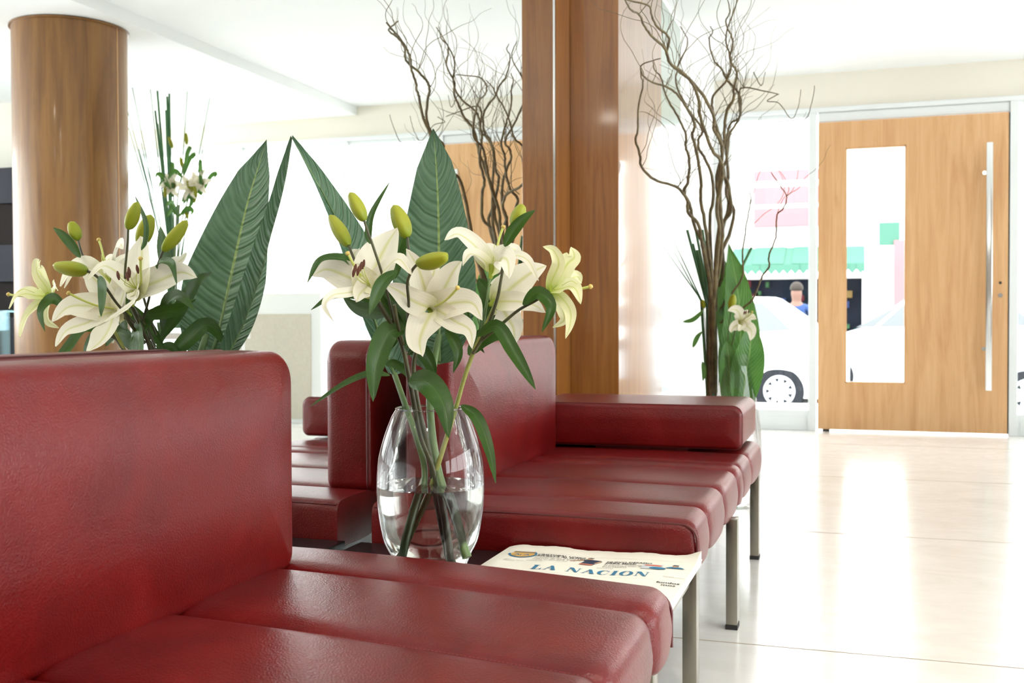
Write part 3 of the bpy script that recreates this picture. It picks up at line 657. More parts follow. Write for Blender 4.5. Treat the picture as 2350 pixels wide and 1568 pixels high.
# centre lily stem
L2 = thing('lily_stem', (VX+.01, VY, TZ), 'lily stem with wide open bloom facing forward at the bouquet centre', 'lily')
stem(L2, [(0.3536,1.905,0.8501),(0.3293,1.93,0.818),(0.2973,1.95,0.7573),(0.3001,1.96,0.6788),(0.3144,1.985,0.5719),(0.3179,2.01,0.4712),(0.3283,2.03,0.3474)], (.0040, .0058))
blossom(L2, (0.3456,1.92,0.8502), (0.3575,1.9,0.8635), [
 ([(0.356,1.895,0.8701),(0.3453,1.8867,0.9058),(0.3364,1.8783,0.9413),(0.3168,1.87,0.9752)], .052),
 ([(0.3614,1.895,0.87),(0.3573,1.8967,0.906),(0.3612,1.8983,0.9309),(0.3678,1.9,0.9492)], .046),
 ([(0.3667,1.895,0.87),(0.3899,1.8867,0.9052),(0.4092,1.8783,0.9318),(0.4282,1.87,0.949)], .056),
 ([(0.3705,1.89,0.8633),(0.4152,1.8733,0.8726),(0.4561,1.8567,0.8696),(0.4807,1.84,0.8389)], .058),
 ([(0.3743,1.885,0.8582),(0.4176,1.8667,0.8366),(0.4529,1.8483,0.8205),(0.4646,1.83,0.7865)], .042),
 ([(0.3618,1.885,0.8558),(0.356,1.86,0.827),(0.3575,1.835,0.7988),(0.3732,1.81,0.7738)], .068),
 ([(0.3565,1.885,0.8633),(0.3338,1.8667,0.8749),(0.3107,1.8483,0.8945),(0.2896,1.83,0.9073)], .050)],
 [(0.3902,1.87,0.872),(0.4156,1.85,0.8852),(0.4344,1.835,0.8983)])
# right lily stem
L3 = thing('lily_stem', (VX-.01, VY, TZ), 'lily stem leaning right with three blooms, in front of the pillar', 'lily')
stem(L3, [(0.4643,1.97,0.877),(0.4426,1.975,0.8346),(0.4151,1.98,0.783),(0.39,1.985,0.7221),(0.3692,1.99,0.6605),(0.3455,1.99,0.5899),(0.3078,2.0,0.4901),(0.2786,2.0,0.413),(0.2638,2.0,0.3585)], (.0036, .0060), 'stem_yellow')
stem(L3, [(0.4105,1.98,0.7726),(0.4398,1.975,0.8175),(0.4677,1.96,0.8768),(0.4802,1.95,0.9185),(0.4919,1.95,0.9768)], (.0040, .0026))
stem(L3, [(0.4243,1.98,0.7959),(0.4765,1.96,0.8303),(0.5152,1.95,0.8578),(0.5531,1.94,0.8757),(0.5721,1.94,0.8887)], (.0036, .0024))
stem(L3, [(0.429,1.98,0.8174),(0.441,1.98,0.8773),(0.4449,1.985,0.9202)], (.0034, .0026), 'stem_green')
blossom(L3, (0.4458,1.985,0.9202), (0.455,1.985,0.9543), [
 ([(0.436,1.98,0.9612),(0.4176,1.9633,0.9896),(0.3922,1.9467,1.0078),(0.3714,1.93,0.9945)], .040, 'petal', (.1,-.8,.6)),
 ([(0.4422,1.97,0.9538),(0.4275,1.9533,0.9667),(0.4183,1.9367,0.966),(0.4128,1.92,0.9426)], .032, 'petal', (.1,-.7,.7)),
 ([(0.468,1.96,0.9477),(0.4855,1.94,0.9597),(0.5035,1.92,0.95),(0.5125,1.9,0.9154)], .050, 'petal', (.1,-.9,.4)),
 ([(0.4702,1.98,0.952),(0.4993,1.9733,0.9646),(0.5296,1.9667,0.9535),(0.5525,1.96,0.9135)], .026, 'petal', (.1,-.8,.6)),
 ([(0.459,2.0,0.9592),(0.4739,2.01,0.9767),(0.4861,2.02,0.9796),(0.4956,2.03,0.9575)], .034, 'petal', (.1,-.8,.6)),
 ([(0.4453,2.0,0.9621),(0.4316,2.0133,0.9805),(0.4195,2.0267,0.9833),(0.4035,2.04,0.9669)], .034, 'petal', (.1,-.8,.6))],
 [(0.4614,1.98,0.9794),(0.4687,1.98,1.0048),(0.475,1.98,1.0207)])
blossom(L3, (0.4376,2.0,0.869), (0.4507,2.01,0.876), [
 ([(0.4599,2.01,0.8863),(0.4896,2.0167,0.912),(0.5193,2.0233,0.9334),(0.5479,2.03,0.9461)], .066),
 ([(0.4632,2.0,0.8757),(0.5025,1.99,0.8752),(0.5367,1.98,0.8681),(0.5633,1.97,0.8535)], .040),
 ([(0.4552,2.01,0.8708),(0.4685,2.0167,0.8473),(0.4808,2.0233,0.8213),(0.4803,2.03,0.789)], .060),
 ([(0.4439,2.03,0.8781),(0.4458,2.0467,0.9048),(0.4561,2.0633,0.9228),(0.4601,2.08,0.9394)], .045)])
blossom(L3, (0.5689,1.945,0.8905), (0.5892,1.94,0.8967), [
 ([(0.5859,1.94,0.9165),(0.6007,1.93,0.9445),(0.5934,1.92,0.9685),(0.576,1.91,0.9756)], .026, 'petal_green'),
 ([(0.5933,1.95,0.9167),(0.6113,1.9533,0.9454),(0.624,1.9567,0.9576),(0.6172,1.96,0.9769)], .040, 'petal_green'),
 ([(0.6031,1.93,0.8979),(0.6226,1.92,0.9023),(0.6394,1.91,0.8954),(0.651,1.9,0.8678)], .036, 'petal_green', (.1,-.7,.7)),
 ([(0.6003,1.94,0.8835),(0.6233,1.9267,0.857),(0.6267,1.9133,0.8303),(0.6219,1.9,0.8039)], .024, 'petal_green'),
 ([(0.589,1.95,0.8822),(0.5999,1.9567,0.8632),(0.6014,1.9633,0.8383),(0.5771,1.97,0.8242)], .026, 'petal_green'),
 ([(0.592,1.97,0.905),(0.6092,1.9867,0.9178),(0.6178,2.0033,0.9224),(0.6222,2.02,0.9103)], .030, 'petal_green')],
 [(0.6157,1.93,0.897),(0.6435,1.92,0.8964),(0.6654,1.915,0.9)], ())
for q in ([(0.6073,1.93,0.9036),(0.6268,1.92,0.9111),(0.6406,1.915,0.9051)], [(0.6046,1.94,0.9015),(0.6257,1.94,0.9077),(0.6426,1.93,0.8926)], [(0.6001,1.95,0.9084),(0.6146,1.95,0.9164),(0.6257,1.95,0.9121)]):
    stem(L3, q, .0006, 'pistil', 'filament', 10)
for q in ([(0.4575,1.97,0.9535),(0.4603,1.97,0.9873)], [(0.4612,1.98,0.9539),(0.4668,1.98,0.9827)], [(0.4615,1.99,0.9544),(0.4742,1.99,0.9883)]): stem(L3, q, .0007, 'pistil', 'filament', 4)
# buds
def budst(par, a, b_, wd, st, r=.0024):
    bud(par, a, b_, wd); stem(par, [a]+st, r)
budst(L1, (0.2085,1.845,0.9821), (0.1613,1.86,1.0432), .027, [(0.222,1.845,0.9519),(0.2377,1.85,0.9186),(0.2573,1.86,0.8771),(0.2779,1.87,0.8395)], .0026)
budst(L1, (0.2612,1.805,1.0243), (0.2345,1.8,1.0773), .026, [(0.2666,1.81,1.0019),(0.273,1.815,0.9802),(0.2879,1.83,0.9172),(0.2916,1.87,0.8353)], .0026)
budst(L2, (0.3066,1.9,0.9992), (0.2776,1.9,1.0623), .034, [(0.3109,1.9,0.9529),(0.3043,1.91,0.8859),(0.2895,1.93,0.8094)], .0026)
budst(L2, (0.3655,1.81,0.9424), (0.4334,1.79,0.9542), .031, [(0.3499,1.82,0.9303),(0.3366,1.83,0.9083),(0.3259,1.86,0.8682),(0.2966,1.92,0.8011)], .0028)
budst(L3, (0.5053,1.95,1.0182), (0.5247,1.95,1.06), .027, [(0.4937,1.95,0.9851),(0.4814,1.96,0.9525)], .0022)
# branching stems below the blooms
stem(L1, [(0.3053,1.84,0.8682),(0.3024,1.86,0.8353),(0.2961,1.9,0.793)], .0036)
stem(L2, [(0.3332,1.9,0.877),(0.3107,1.92,0.8351),(0.2921,1.93,0.7837)], .0030)
# strap leaves
LV = [
 (L1, [(0.2162,1.84,0.9451),(0.2038,1.8267,0.9579),(0.1648,1.8133,0.9531),(0.144,1.8,0.9101)], .020),
 (L1, [(0.2566,1.84,0.9839),(0.2499,1.8467,1.0051),(0.2552,1.8533,1.0444),(0.2879,1.86,1.1016)], .015),
 (L2, [(0.265,1.93,0.921),(0.2651,1.9367,0.9643),(0.2783,1.9433,1.003),(0.2915,1.95,1.0427)], .038),
 (L1, [(0.3299,1.8,0.9299),(0.3079,1.7867,0.909),(0.2983,1.7733,0.8793),(0.2922,1.76,0.8484)], .026),
 (L1, [(0.278,1.87,0.8504),(0.2412,1.88,0.8556),(0.2038,1.89,0.8644),(0.1687,1.9,0.8845)], .030),
 (L1, [(0.3097,1.88,0.8227),(0.2824,1.86,0.8146),(0.2659,1.84,0.753),(0.2695,1.82,0.6868)], .044),
 (L1, [(0.2681,1.9,0.7318),(0.2326,1.8867,0.7354),(0.1828,1.8733,0.7151),(0.1156,1.86,0.6713)], .018),
 (L1, [(0.2451,1.93,0.7507),(0.2609,1.9367,0.7532),(0.2814,1.9433,0.7384),(0.2924,1.95,0.714)], .018),
 (L2, [(0.2989,1.92,0.7193),(0.3458,1.9,0.7194),(0.3878,1.88,0.6782),(0.4059,1.86,0.618)], .048),
 (L3, [(0.4079,1.92,0.6755),(0.448,1.9,0.6531),(0.4784,1.88,0.5985),(0.4988,1.86,0.537)], .024),
 (L3, [(0.4306,1.95,0.8076),(0.4752,1.9375,0.8279),(0.5099,1.925,0.785),(0.5396,1.9125,0.7445),(0.5638,1.9,0.7096)], .028),
 (L2, [(0.3921,1.88,0.8202),(0.4109,1.8767,0.8022),(0.4208,1.8733,0.7736),(0.4114,1.87,0.7401)], .022),
 (L3, [(0.5271,1.94,0.8677),(0.5595,1.9333,0.8904),(0.587,1.9267,0.863),(0.5709,1.92,0.8165)], .026),
 (L3, [(0.4086,2.02,0.922),(0.4331,2.0133,0.8866),(0.4315,2.0067,0.8431),(0.4172,2.0,0.8172)], .036),
 (L3, [(0.3939,2.0,0.7693),(0.424,2.0067,0.8041),(0.4585,2.0133,0.8127),(0.4926,2.02,0.7823)], .038),
 (L3, [(0.4908,1.94,0.9796),(0.5069,1.9367,1.0046),(0.5298,1.9333,1.0285),(0.555,1.93,1.0462)], .024),
 (L1, [(0.3007,1.9,0.7846),(0.3134,1.9133,0.8182),(0.2894,1.9267,0.8565),(0.2555,1.94,0.8784)], .030),
 (L2, [(0.3355,1.97,0.7309),(0.3142,1.9767,0.7651),(0.2926,1.9833,0.7823),(0.2658,1.99,0.7687)], .030)]
for i, (par, pts, wd) in enumerate(LV):
    nn = (.2, -.7, .7) if i in (0, 6) else ((.3, -.9, .25) if i in (5, 8, 9) else ND)
    leaf(par, pts, wd, nn, .22, i)
# leaves turned towards the mirror
for i, (pts, wd) in enumerate((
 ([(.30, 1.96, .80), (.26, 1.97, .86), (.20, 1.95, .92), (.15, 1.93, .94)], .034), ([(.30, 1.97, .78), (.34, 1.95, .84), (.40, 1.93, .88), (.43, 1.92, .83)], .030),
 ([(.31, 1.98, .74), (.27, 2.02, .80), (.24, 2.05, .83), (.20, 2.06, .78)], .040), ([(.30, 1.97, .80), (.33, 2.02, .84), (.36, 2.06, .83), (.40, 2.08, .77)], .040),
 ([(.29, 1.95, .82), (.24, 1.90, .88), (.18, 1.86, .89), (.13, 1.84, .86)], .028))):
    leaf(L2 if i % 2 else L1, pts, wd, (-.3, -.9, .3), .22, 40+i)
# broad leaves on stalks
B1 = thing('broad_leaf', (VX, VY+.01, TZ), 'tall broad ribbed leaf standing upright behind the lilies', 'leaf')
bp = lambda t: math.sin(PI/2*min(1, (t+.12)/.5))**.8*(1 if t < .42 else (max(.0, 1-(t-.42)/.58)**.62 if t < .86 else ((1-.86)/.58)**.62*(1-t)/.14))
obj('leaf_blade', ribbon([(.282, 2.12, .745), (.272, 2.145, .84), (.258, 2.18, .98), (.242, 2.215, 1.12), (0.2154,2.26,1.2736)], .205, (-.12, -1, .18), .10, 44, 17, .012, bp, .16, 3), 'big_leaf', B1)
stem(B1, [(.284, 2.118, .75), (.272, 2.15, .84), (.257, 2.186, .98), (.242, 2.22, 1.12), (.226, 2.243, 1.2)], (.0042, .0012), 'stem_green', 'midrib')
stem(B1, [(0.2871,2.11,0.8067),(0.2891,2.06,0.7167),(0.2991,2.03,0.6377),(0.327,2.0,0.5352),(0.3712,1.97,0.4457),(0.4078,1.95,0.3742)], (.0075, .0095), 'stem_green', 'stalk')
B2 = thing('broad_leaf', (VX-.01, VY+.01, TZ), 'narrow folded broad leaf leaning left towards the mirror', 'leaf')
obj('leaf_blade', ribbon([(0.2141,2.04,0.7258),(0.1684,2.06,0.8165),(0.1257,2.07,0.9281),(0.0903,2.06,1.0212),(0.0447,2.04,1.1228),(-0.0069,1.995,1.2402)], .115, (.75, -.30, .62), .12, 40, 13, .012, bp, .30, 7), 'big_leaf', B2)
stem(B2, [(0.2141,2.04,0.724),(0.1684,2.06,0.8165),(0.1257,2.07,0.9281),(0.0903,2.06,1.0212),(0.0447,2.04,1.1228)], (.0040, .0012), 'stem_green', 'midrib')
stem(B2, [(0.2141,2.04,0.7276),(0.2472,2.02,0.6643),(0.2825,2.0,0.5956),(0.2984,2.0,0.5252),(0.2916,1.97,0.4502),(0.2781,1.95,0.37)], (.0060, .0075), 'stem_green', 'stalk')

# ---------------------------------------------------------------- floor vases behind the far bench
WX, WY = (0.4962,4.973,0.8878)[0], 4.973; wz = (0.4962,4.973,0.8878)[2]
tv = obj('trumpet_vase', lathe(bmesh.new(), [(.001, .03), (.066, .03), (.070, .0), (.072, .0), (.072, .03)]+smoothprof([(.070, .04), (.043, .12), (.034, .35), (.036, .55), (.045, .75), (.058, wz)], 40)+[(.057, wz+.001), (.055, wz)], WX, WY, 40), 'vase_glass')
tag(tv, 'slim clear trumpet vase on the floor, holding twisted willow', 'vase')
WP = [
 [(0.4183,3.39,1.8656),(0.4234,3.4618,1.8525),(0.4352,3.5336,1.8552),(0.4404,3.6055,1.8343),(0.4537,3.6773,1.8154),(0.4817,3.7491,1.7941),(0.493,3.8209,1.7531),(0.5194,3.8927,1.7392),(0.5387,3.9645,1.7229),(0.5591,4.0364,1.6786),(0.5573,4.1082,1.617),(0.5643,4.18,1.5695),(0.5849,4.2518,1.5018),(0.6064,4.3236,1.476),(0.6065,4.3955,1.4412),(0.5934,4.4673,1.3963),(0.5662,4.5391,1.3129),(0.569,4.6109,1.2112),(0.5483,4.6827,1.097),(0.5296,4.7545,0.9543),(0.5131,4.8264,0.8765),(0.4989,4.8982,0.6545),(0.4896,4.97,0.3432)],
 [(0.4008,3.45,1.886),(0.4695,3.5224,1.8775),(0.466,3.5948,1.8688),(0.471,3.6671,1.8475),(0.499,3.7395,1.8252),(0.4826,3.8119,1.7973),(0.4763,3.8843,1.7768),(0.4928,3.9567,1.7614),(0.529,4.029,1.7373),(0.5666,4.1014,1.6931),(0.5864,4.1738,1.6527),(0.5942,4.2462,1.6266),(0.5828,4.3186,1.6003),(0.6026,4.391,1.5485),(0.5983,4.4633,1.5007),(0.5804,4.5357,1.4654),(0.5716,4.6081,1.3291),(0.5723,4.6805,1.1925),(0.5492,4.7529,1.0518),(0.5181,4.8252,0.9063),(0.5014,4.8976,0.6546),(0.4947,4.97,0.3433)],
 [(0.4164,4.05,1.8297),(0.3325,4.1075,1.8239),(0.3257,4.165,1.7982),(0.3524,4.2225,1.7801),(0.3956,4.28,1.7713),(0.4309,4.3375,1.7515),(0.4671,4.395,1.697),(0.4859,4.4525,1.6469),(0.4682,4.51,1.6114),(0.4738,4.5675,1.5687),(0.4797,4.625,1.4962),(0.4812,4.6825,1.4364),(0.4707,4.74,1.3657),(0.4799,4.7975,1.2776),(0.4919,4.855,1.1322),(0.5019,4.9125,0.9582),(0.4972,4.97,0.4463)],
 [(0.3198,4.15,1.8214),(0.3119,4.2012,1.8027),(0.3086,4.2525,1.774),(0.2802,4.3037,1.7056),(0.2676,4.355,1.6158),(0.247,4.4062,1.5886),(0.2565,4.4575,1.5309),(0.2536,4.5087,1.4866),(0.299,4.56,1.439),(0.3862,4.6113,1.408),(0.4215,4.6625,1.3594),(0.4209,4.7138,1.3063),(0.4598,4.765,1.2557),(0.4674,4.8163,1.1653),(0.4853,4.8675,1.0578),(0.4961,4.9187,0.9077),(0.4896,4.97,0.3946)],
 [(0.3787,4.75,2.1359),(0.4107,4.7657,2.0637),(0.3637,4.7814,1.9629),(0.3562,4.7971,1.8828),(0.4035,4.8129,1.7835),(0.4657,4.8286,1.6882),(0.4486,4.8443,1.652),(0.4464,4.86,1.6096),(0.4741,4.8757,1.5604),(0.502,4.8914,1.4759),(0.505,4.9071,1.3871),(0.4879,4.9229,1.2882),(0.4935,4.9386,1.0607),(0.4991,4.9543,0.9081),(0.4972,4.97,0.4977)],
 [(0.3126,4.45,1.9162),(0.3128,4.4871,1.892),(0.3344,4.5243,1.8657),(0.3469,4.5614,1.7971),(0.3836,4.5986,1.7258),(0.4208,4.6357,1.6441),(0.4151,4.6729,1.5927),(0.4264,4.71,1.5394),(0.4134,4.7471,1.4472),(0.3904,4.7843,1.4081),(0.4121,4.8214,1.3466),(0.4265,4.8586,1.2595),(0.4665,4.8957,1.1604),(0.4867,4.9329,0.9588),(0.4819,4.97,0.446)],
 [(0.2687,4.35,1.6923),(0.2947,4.4071,1.6965),(0.3449,4.4643,1.662),(0.3632,4.5214,1.6286),(0.3558,4.5786,1.5814),(0.3726,4.6357,1.498),(0.3876,4.6929,1.4514),(0.3711,4.75,1.4223)],
 [(0.4841,4.95,2.1784),(0.4966,4.9512,2.1524),(0.4788,4.9525,2.1138),(0.4988,4.9538,2.0264),(0.5339,4.955,1.9835),(0.5588,4.9562,1.9315),(0.6161,4.9575,1.8571),(0.616,4.9588,1.7567),(0.571,4.96,1.6788),(0.5584,4.9612,1.5683),(0.5432,4.9625,1.5286),(0.5632,4.9638,1.4163),(0.5631,4.965,1.3402),(0.5329,4.9662,1.2141),(0.5429,4.9675,1.061),(0.5074,4.9688,0.9082),(0.4972,4.97,0.4977)],
 [(0.6278,4.4,2.1306),(0.6305,4.4356,2.0864),(0.6107,4.4713,2.057),(0.636,4.5069,1.9909),(0.6207,4.5425,1.9364),(0.6236,4.5781,1.9118),(0.6405,4.6138,1.8811),(0.625,4.6494,1.8192),(0.6188,4.685,1.7839),(0.5816,4.7206,1.726),(0.5726,4.7562,1.6359),(0.5539,4.7919,1.5544),(0.53,4.8275,1.4519),(0.5404,4.8631,1.3063),(0.5162,4.8987,1.109),(0.5117,4.9344,0.9078),(0.4997,4.97,0.4978)],
 [(0.6623,4.45,2.146),(0.6404,4.4871,2.0995),(0.6044,4.5243,2.0163),(0.6231,4.5614,1.9174),(0.6005,4.5986,1.8527),(0.5374,4.6357,1.7893),(0.535,4.6729,1.7298),(0.5398,4.71,1.6881),(0.5641,4.7471,1.5961),(0.5548,4.7843,1.4946),(0.5796,4.8214,1.4392),(0.5902,4.8586,1.329),(0.5464,4.8957,1.2589),(0.5219,4.9329,1.0599),(0.4971,4.97,0.9083)],
 [(0.7935,4.9,1.8368),(0.7169,4.9058,1.8606),(0.6394,4.9117,1.8802),(0.6172,4.9175,1.848),(0.621,4.9233,1.7527),(0.5771,4.9292,1.7213),(0.559,4.935,1.6176),(0.5671,4.9408,1.4944),(0.5578,4.9467,1.4071),(0.5922,4.9525,1.3356),(0.5741,4.9583,1.2303),(0.5294,4.9642,1.125),(0.5022,4.97,0.9038)],
 [(0.8996,4.7,1.8104),(0.8867,4.72,1.7411),(0.8575,4.74,1.6969),(0.8033,4.76,1.7707),(0.7525,4.78,1.7863),(0.7963,4.8,1.8168)],
 [(0.959,4.6,1.8019),(0.9465,4.625,1.7355),(0.922,4.65,1.677),(0.8614,4.675,1.677),(0.7834,4.7,1.6778)],
 [(0.7832,4.6,1.4535),(0.8049,4.63,1.4197),(0.8429,4.66,1.3561),(0.829,4.69,1.3103),(0.7987,4.72,1.281),(0.7926,4.75,1.1916),(0.7617,4.78,1.1183),(0.7594,4.81,1.0689),(0.7235,4.84,1.0194),(0.6828,4.87,0.9255),(0.6155,4.9,0.874),(0.5337,4.93,0.8214)],
 [(0.6611,4.7,1.4261),(0.6863,4.7386,1.3791),(0.6785,4.7771,1.3242),(0.6581,4.8157,1.2343),(0.6415,4.8543,1.1339),(0.6334,4.8929,1.0226),(0.5511,4.9314,0.91),(0.5067,4.97,0.8392)],
 [(0.7424,4.8,1.9178),(0.7259,4.8,1.8597),(0.6925,4.8,1.9215)],
]
TW = random.Random(11)
def wig(pts, amp, rnd):
    C = spline(pts, len(pts)*5); n = len(C)
    C = [c+Vector((rnd.uniform(-1, 1), rnd.uniform(-1, 1), rnd.uniform(-.5, .5)))*amp for c in C]
    return [Vector((max(c.x, .216 if 4.24 < c.y < 5.3 else .03), c.y, c.z)) for c in C]
lab = {1: 'willow branch running beside the darkest one toward the top left', 2: 'willow branch hooking over at the left, its tip before the pillar', 4: 'thin willow branch climbing straight up to the ceiling at centre', 5: 'willow branch at the left with a slim curling tip below the hook', 6: 'short willow twig crossing the pillar face sideways', 7: 'willow branch zigzagging up right of the bundle centre', 8: 'tallest willow branch, leaving the top edge beside its twin', 9: 'second of the twin willow branches that cross near the ceiling', 11: 'loose forked willow twig in front of the beam above the window', 12: 'rightmost willow twig, hanging above the sidelight', 14: 'knobbly upright willow branch against the street window', 15: 'tiny Y-shaped willow twig high on the beam', 0: 'dark willow branch arching left across the pillar to the top edge', 3: 'willow branch bowing out left in a wide loop against the pillar', 10: 'willow branch bending right below the ceiling beam', 13: 'thin willow branch curling right in front of the window'}
WB = []
for i, p in enumerate(WP):
    n = len(p); g = [Vector(q) for q in p]
    # the lower end stands inside the vase
    for k in range(n):
        if g[k].z < wz and i < 11: g[k] = Vector((WX+(g[k].x-WX)*.4+((i*3) % 5-2)*.006, WY+((i % 4)-1.5)*.010, max(g[k].z, .06)))
    th = i in (0, 1); r1 = .0092 if i < 11 else .0052; r0 = .0026 if th else .0018
    if i in (6, 11, 12, 15):
        o = obj('willow_twig', T(wig(g, .0012, TW), (.0013, .0024), 6), 'willow')
    else: o = obj('willow_branch', T(wig(g, .0018, TW), lambda t, r0=r0, r1=r1: r0+(r1-r0)*t**.8, 7), 'willow')
    WB.append(o)
    if i in lab: tag(o, lab[i], 'branch')
    else: tag(o, 'bare twisting willow branch standing in the slim trumpet vase', 'branch', 'willow branches in the trumpet vase')
# side twigs grow from the branches as their parts
def twig(par, p, d, L, rnd, r=.0016):
    pts = [p]; v = d.normalized()
    for k in range(9):
        v = (v+Vector((rnd.uniform(-1, 1), rnd.uniform(-.6, .6), rnd.uniform(-.5, .9)))*.55).normalized(); pts.append(pts[-1]+v*L/9)
    pts = [Vector((max(q.x, .215 if 4.2 < q.y < 5.3 else .02), q.y, q.z)) for q in pts]
    obj('twig', T(pts, (r, .0005), 5, 26), 'willow', par)
for i in (0, 1, 2, 3, 4, 5, 7, 8, 9, 10, 13, 14):
    me = WP[i]; rnd = random.Random(100+i)
    for k in range(9 if i < 11 else 3):
        j = rnd.randint(2, max(3, len(me)-7)); p = Vector(me[j])
        if p.z < 1.0: continue
        twig(WB[i], p, Vector((rnd.uniform(-.8, 1.0), rnd.uniform(-.5, .5), 1)), rnd.uniform(.2, .5), rnd)
# second floor vase with leaves and reeds
V2 = (0.6169,4.828,0.6839); v2x, v2y, v2z = V2[0], 4.828, V2[2]
sv = obj('bulb_vase', lathe(bmesh.new(), [(.001, .008), (.06, .008), (.070, .0)]+smoothprof([(.074, .008), (.100, .09), (.112, .22), (.105, .36), (.082, .52), (.064, v2z-.06), (.068, v2z)], 40), v2x, v2y, 40), 'vase_glass')
tag(sv, 'clear bulb-bottomed floor vase with broad green leaves', 'vase')
fl2 = thing('lily_stem', (v2x, v2y, .02), 'single small lily bloom on a stem beside the trumpet vase', 'lily')
stem(fl2, [(0.6313,4.78,0.8334), (0.6004,4.804,0.7271), (0.5748,4.828,0.5706), (v2x-.01, 4.82, .45), (v2x, 4.828, .05)], .004, 'stem_green')
blossom(fl2, (0.6257,4.78,0.8084), (0.6489,4.756,0.8276), [
 ([(0.6433,4.756,0.8372),(0.6337,4.7397,0.8715),(0.6167,4.7233,0.881),(0.5924,4.707,0.8753)], .050),
 ([(0.6682,4.731,0.8315),(0.6928,4.707,0.8465),(0.717,4.683,0.8389)], .045),
 ([(0.6595,4.744,0.8124),(0.6875,4.7237,0.7955),(0.695,4.7033,0.7712),(0.6915,4.683,0.7453)], .05),
 ([(0.6408,4.744,0.8163),(0.6234,4.7317,0.8088),(0.6098,4.7193,0.7937),(0.6074,4.707,0.7787)], .045),
 ([(0.6571,4.768,0.8391),(0.6634,4.78,0.862),(0.6735,4.792,0.8773)], .04),
 ([(0.6515,4.731,0.8144),(0.6471,4.719,0.8012),(0.6372,4.707,0.7862)], .035)], [(0.6891,4.707,0.8578), (0.6976,4.695,0.869)], [[(0.6761,4.707,0.8579),(0.6718,4.695,0.8673)],[(0.6817,4.707,0.8578),(0.684,4.683,0.8709)],[(0.6706,4.707,0.8504),(0.6632,4.707,0.8655)]])
bud(fl2, (0.5992,4.78,0.8777), (0.6131,4.756,0.9462), .034); stem(fl2, [(0.5992,4.78,0.8777), (0.5851,4.804,0.7851), (0.5747,4.828,0.6096)], .003, 'stem_green')
b3 = thing('broad_leaf', (v2x, v2y, .05), 'large fresh green leaf rising from the floor vase by the window', 'leaf')
obj('leaf_blade', ribbon([(v2x+.005, 4.85, .35), (0.6182,4.852,0.609), (0.6296,4.888,0.7842), (0.6101,4.925,0.9815), (0.5682,4.949,1.1815)], .18, (.15, -1, .1), .12, 30, 11, .02, bp, .1, 9), 'bg_leaf', b3)
obj('leaf_blade', ribbon([(v2x+.02, 4.82, .40), (0.6612,4.804,0.5924), (0.6811,4.792,0.7085), (0.6837,4.804,0.8236)], .145, (.3, -1, .1), .12, 20, 9, .02, None, .1, 10), 'bg_leaf', b3)
obj('leaf_blade', ribbon([(v2x-.03, 4.80, .42), (0.5923,4.792,0.5535), (0.5879,4.78,0.6698), (0.5789,4.792,0.7466)], .09, (0, -1, .1), .12, 20, 9, .02, None, .1, 12), 'bg_leaf', b3)
obj('leaf_blade', ribbon([(v2x-.01, 4.86, .4), (0.5605,4.949,0.9031), (0.5458,4.973,1.0236), (0.529,4.997,1.1253)], .11, (.1, -1, .1), .12, 20, 9, .02, None, .1, 13), 'bg_leaf', b3)
stem(b3, [(v2x, 4.85, .04), (v2x+.005, 4.85, .36)], .008, 'stem_green', 'stalk')
rd = thing('reed_bunch', (WX, WY+.03, .05), 'bunch of spiky green reeds fanning left beside the willow', 'reeds')
for i, (a, b_) in enumerate([((0.3795,4.949,1.2506),(0.463,4.997,0.9044)),((0.4196,4.949,1.2454),(0.4751,4.997,0.9245)),((0.4227,5.069,1.2341),(0.4831,4.997,0.9244)),((0.333,4.828,1.2031),(0.4422,4.973,0.9244)),((0.333,4.828,1.1558),(0.4416,4.949,0.9241)),((0.2788,4.888,1.1728),(0.4456,4.949,0.924)),((0.3879,5.069,1.194),(0.469,4.997,0.9246)),((0.6716,4.949,1.1631),(0.5448,4.949,0.9032)),((0.4329,5.069,1.2585),(0.4911,4.997,0.9244)),((0.4084,5.069,1.1627),(0.4814,4.949,0.9037))]):
    lo = Vector((WX+.004*(i-5), WY+.01, .10)); obj('reed', T([a, Vector(a).lerp(Vector(b_), .5), b_, Vector(b_).lerp(lo, .1), lo], (.0018 if i in (3, 4, 5) else .0065, .006), 6), 'reed', rd)
for i, (pts) in enumerate([[(0.3688,4.888,0.8261),(0.4106,4.888,0.8339),(0.4442,4.888,0.8596),(0.4639,4.888,0.8872)],[(0.4145,4.888,0.7086),(0.4343,4.888,0.7544),(0.458,4.888,0.7842)],[(0.458,4.888,0.6452),(0.4659,4.888,0.5957),(0.46,4.888,0.5558)]]):
    obj('reed_leaf', ribbon(pts, .022, (.1, -1, .3), .2, 12, 5), 'bg_leaf', rd)
bud(rd, (0.4608,4.925,0.8876), (0.4547,4.912,0.9273), .02)

# ---------------------------------------------------------------- tall arrangement seen only in the mirror
AX, AY, AZ = (3.1554,6.0,1.3451)[0], 6.0, .76
ct = thing('console_table', (AX, AY, 0), 'white console table carrying the reed arrangement seen in the mirror', 'table')
obj('table_top', B(AX-.45, AX+.45, AY-.2, AY+.2, .72, .76, bev=.004), 'white_paint', ct, False)
for a in (-.42, .38):
    for b_ in (-.18, .14): obj('leg', B(AX+a, AX+a+.04, AY+b_, AY+b_+.04, 0, .72), 'white_paint', ct, False)
ov = obj('cylinder_vase', lathe(bmesh.new(), [(.001, AZ+.01), (.065, AZ+.01), (.065, AZ), (.07, AZ), (.07, AZ+.40), (.068, AZ+.40)], AX, AY, 32), 'vase_glass'); tag(ov, 'clear cylinder vase of reeds and lilies seen in the mirror', 'vase')
rb = thing('reed_bunch', (AX, AY, AZ+.02), 'tall straight green reeds seen in the mirror beside the round column', 'reeds')
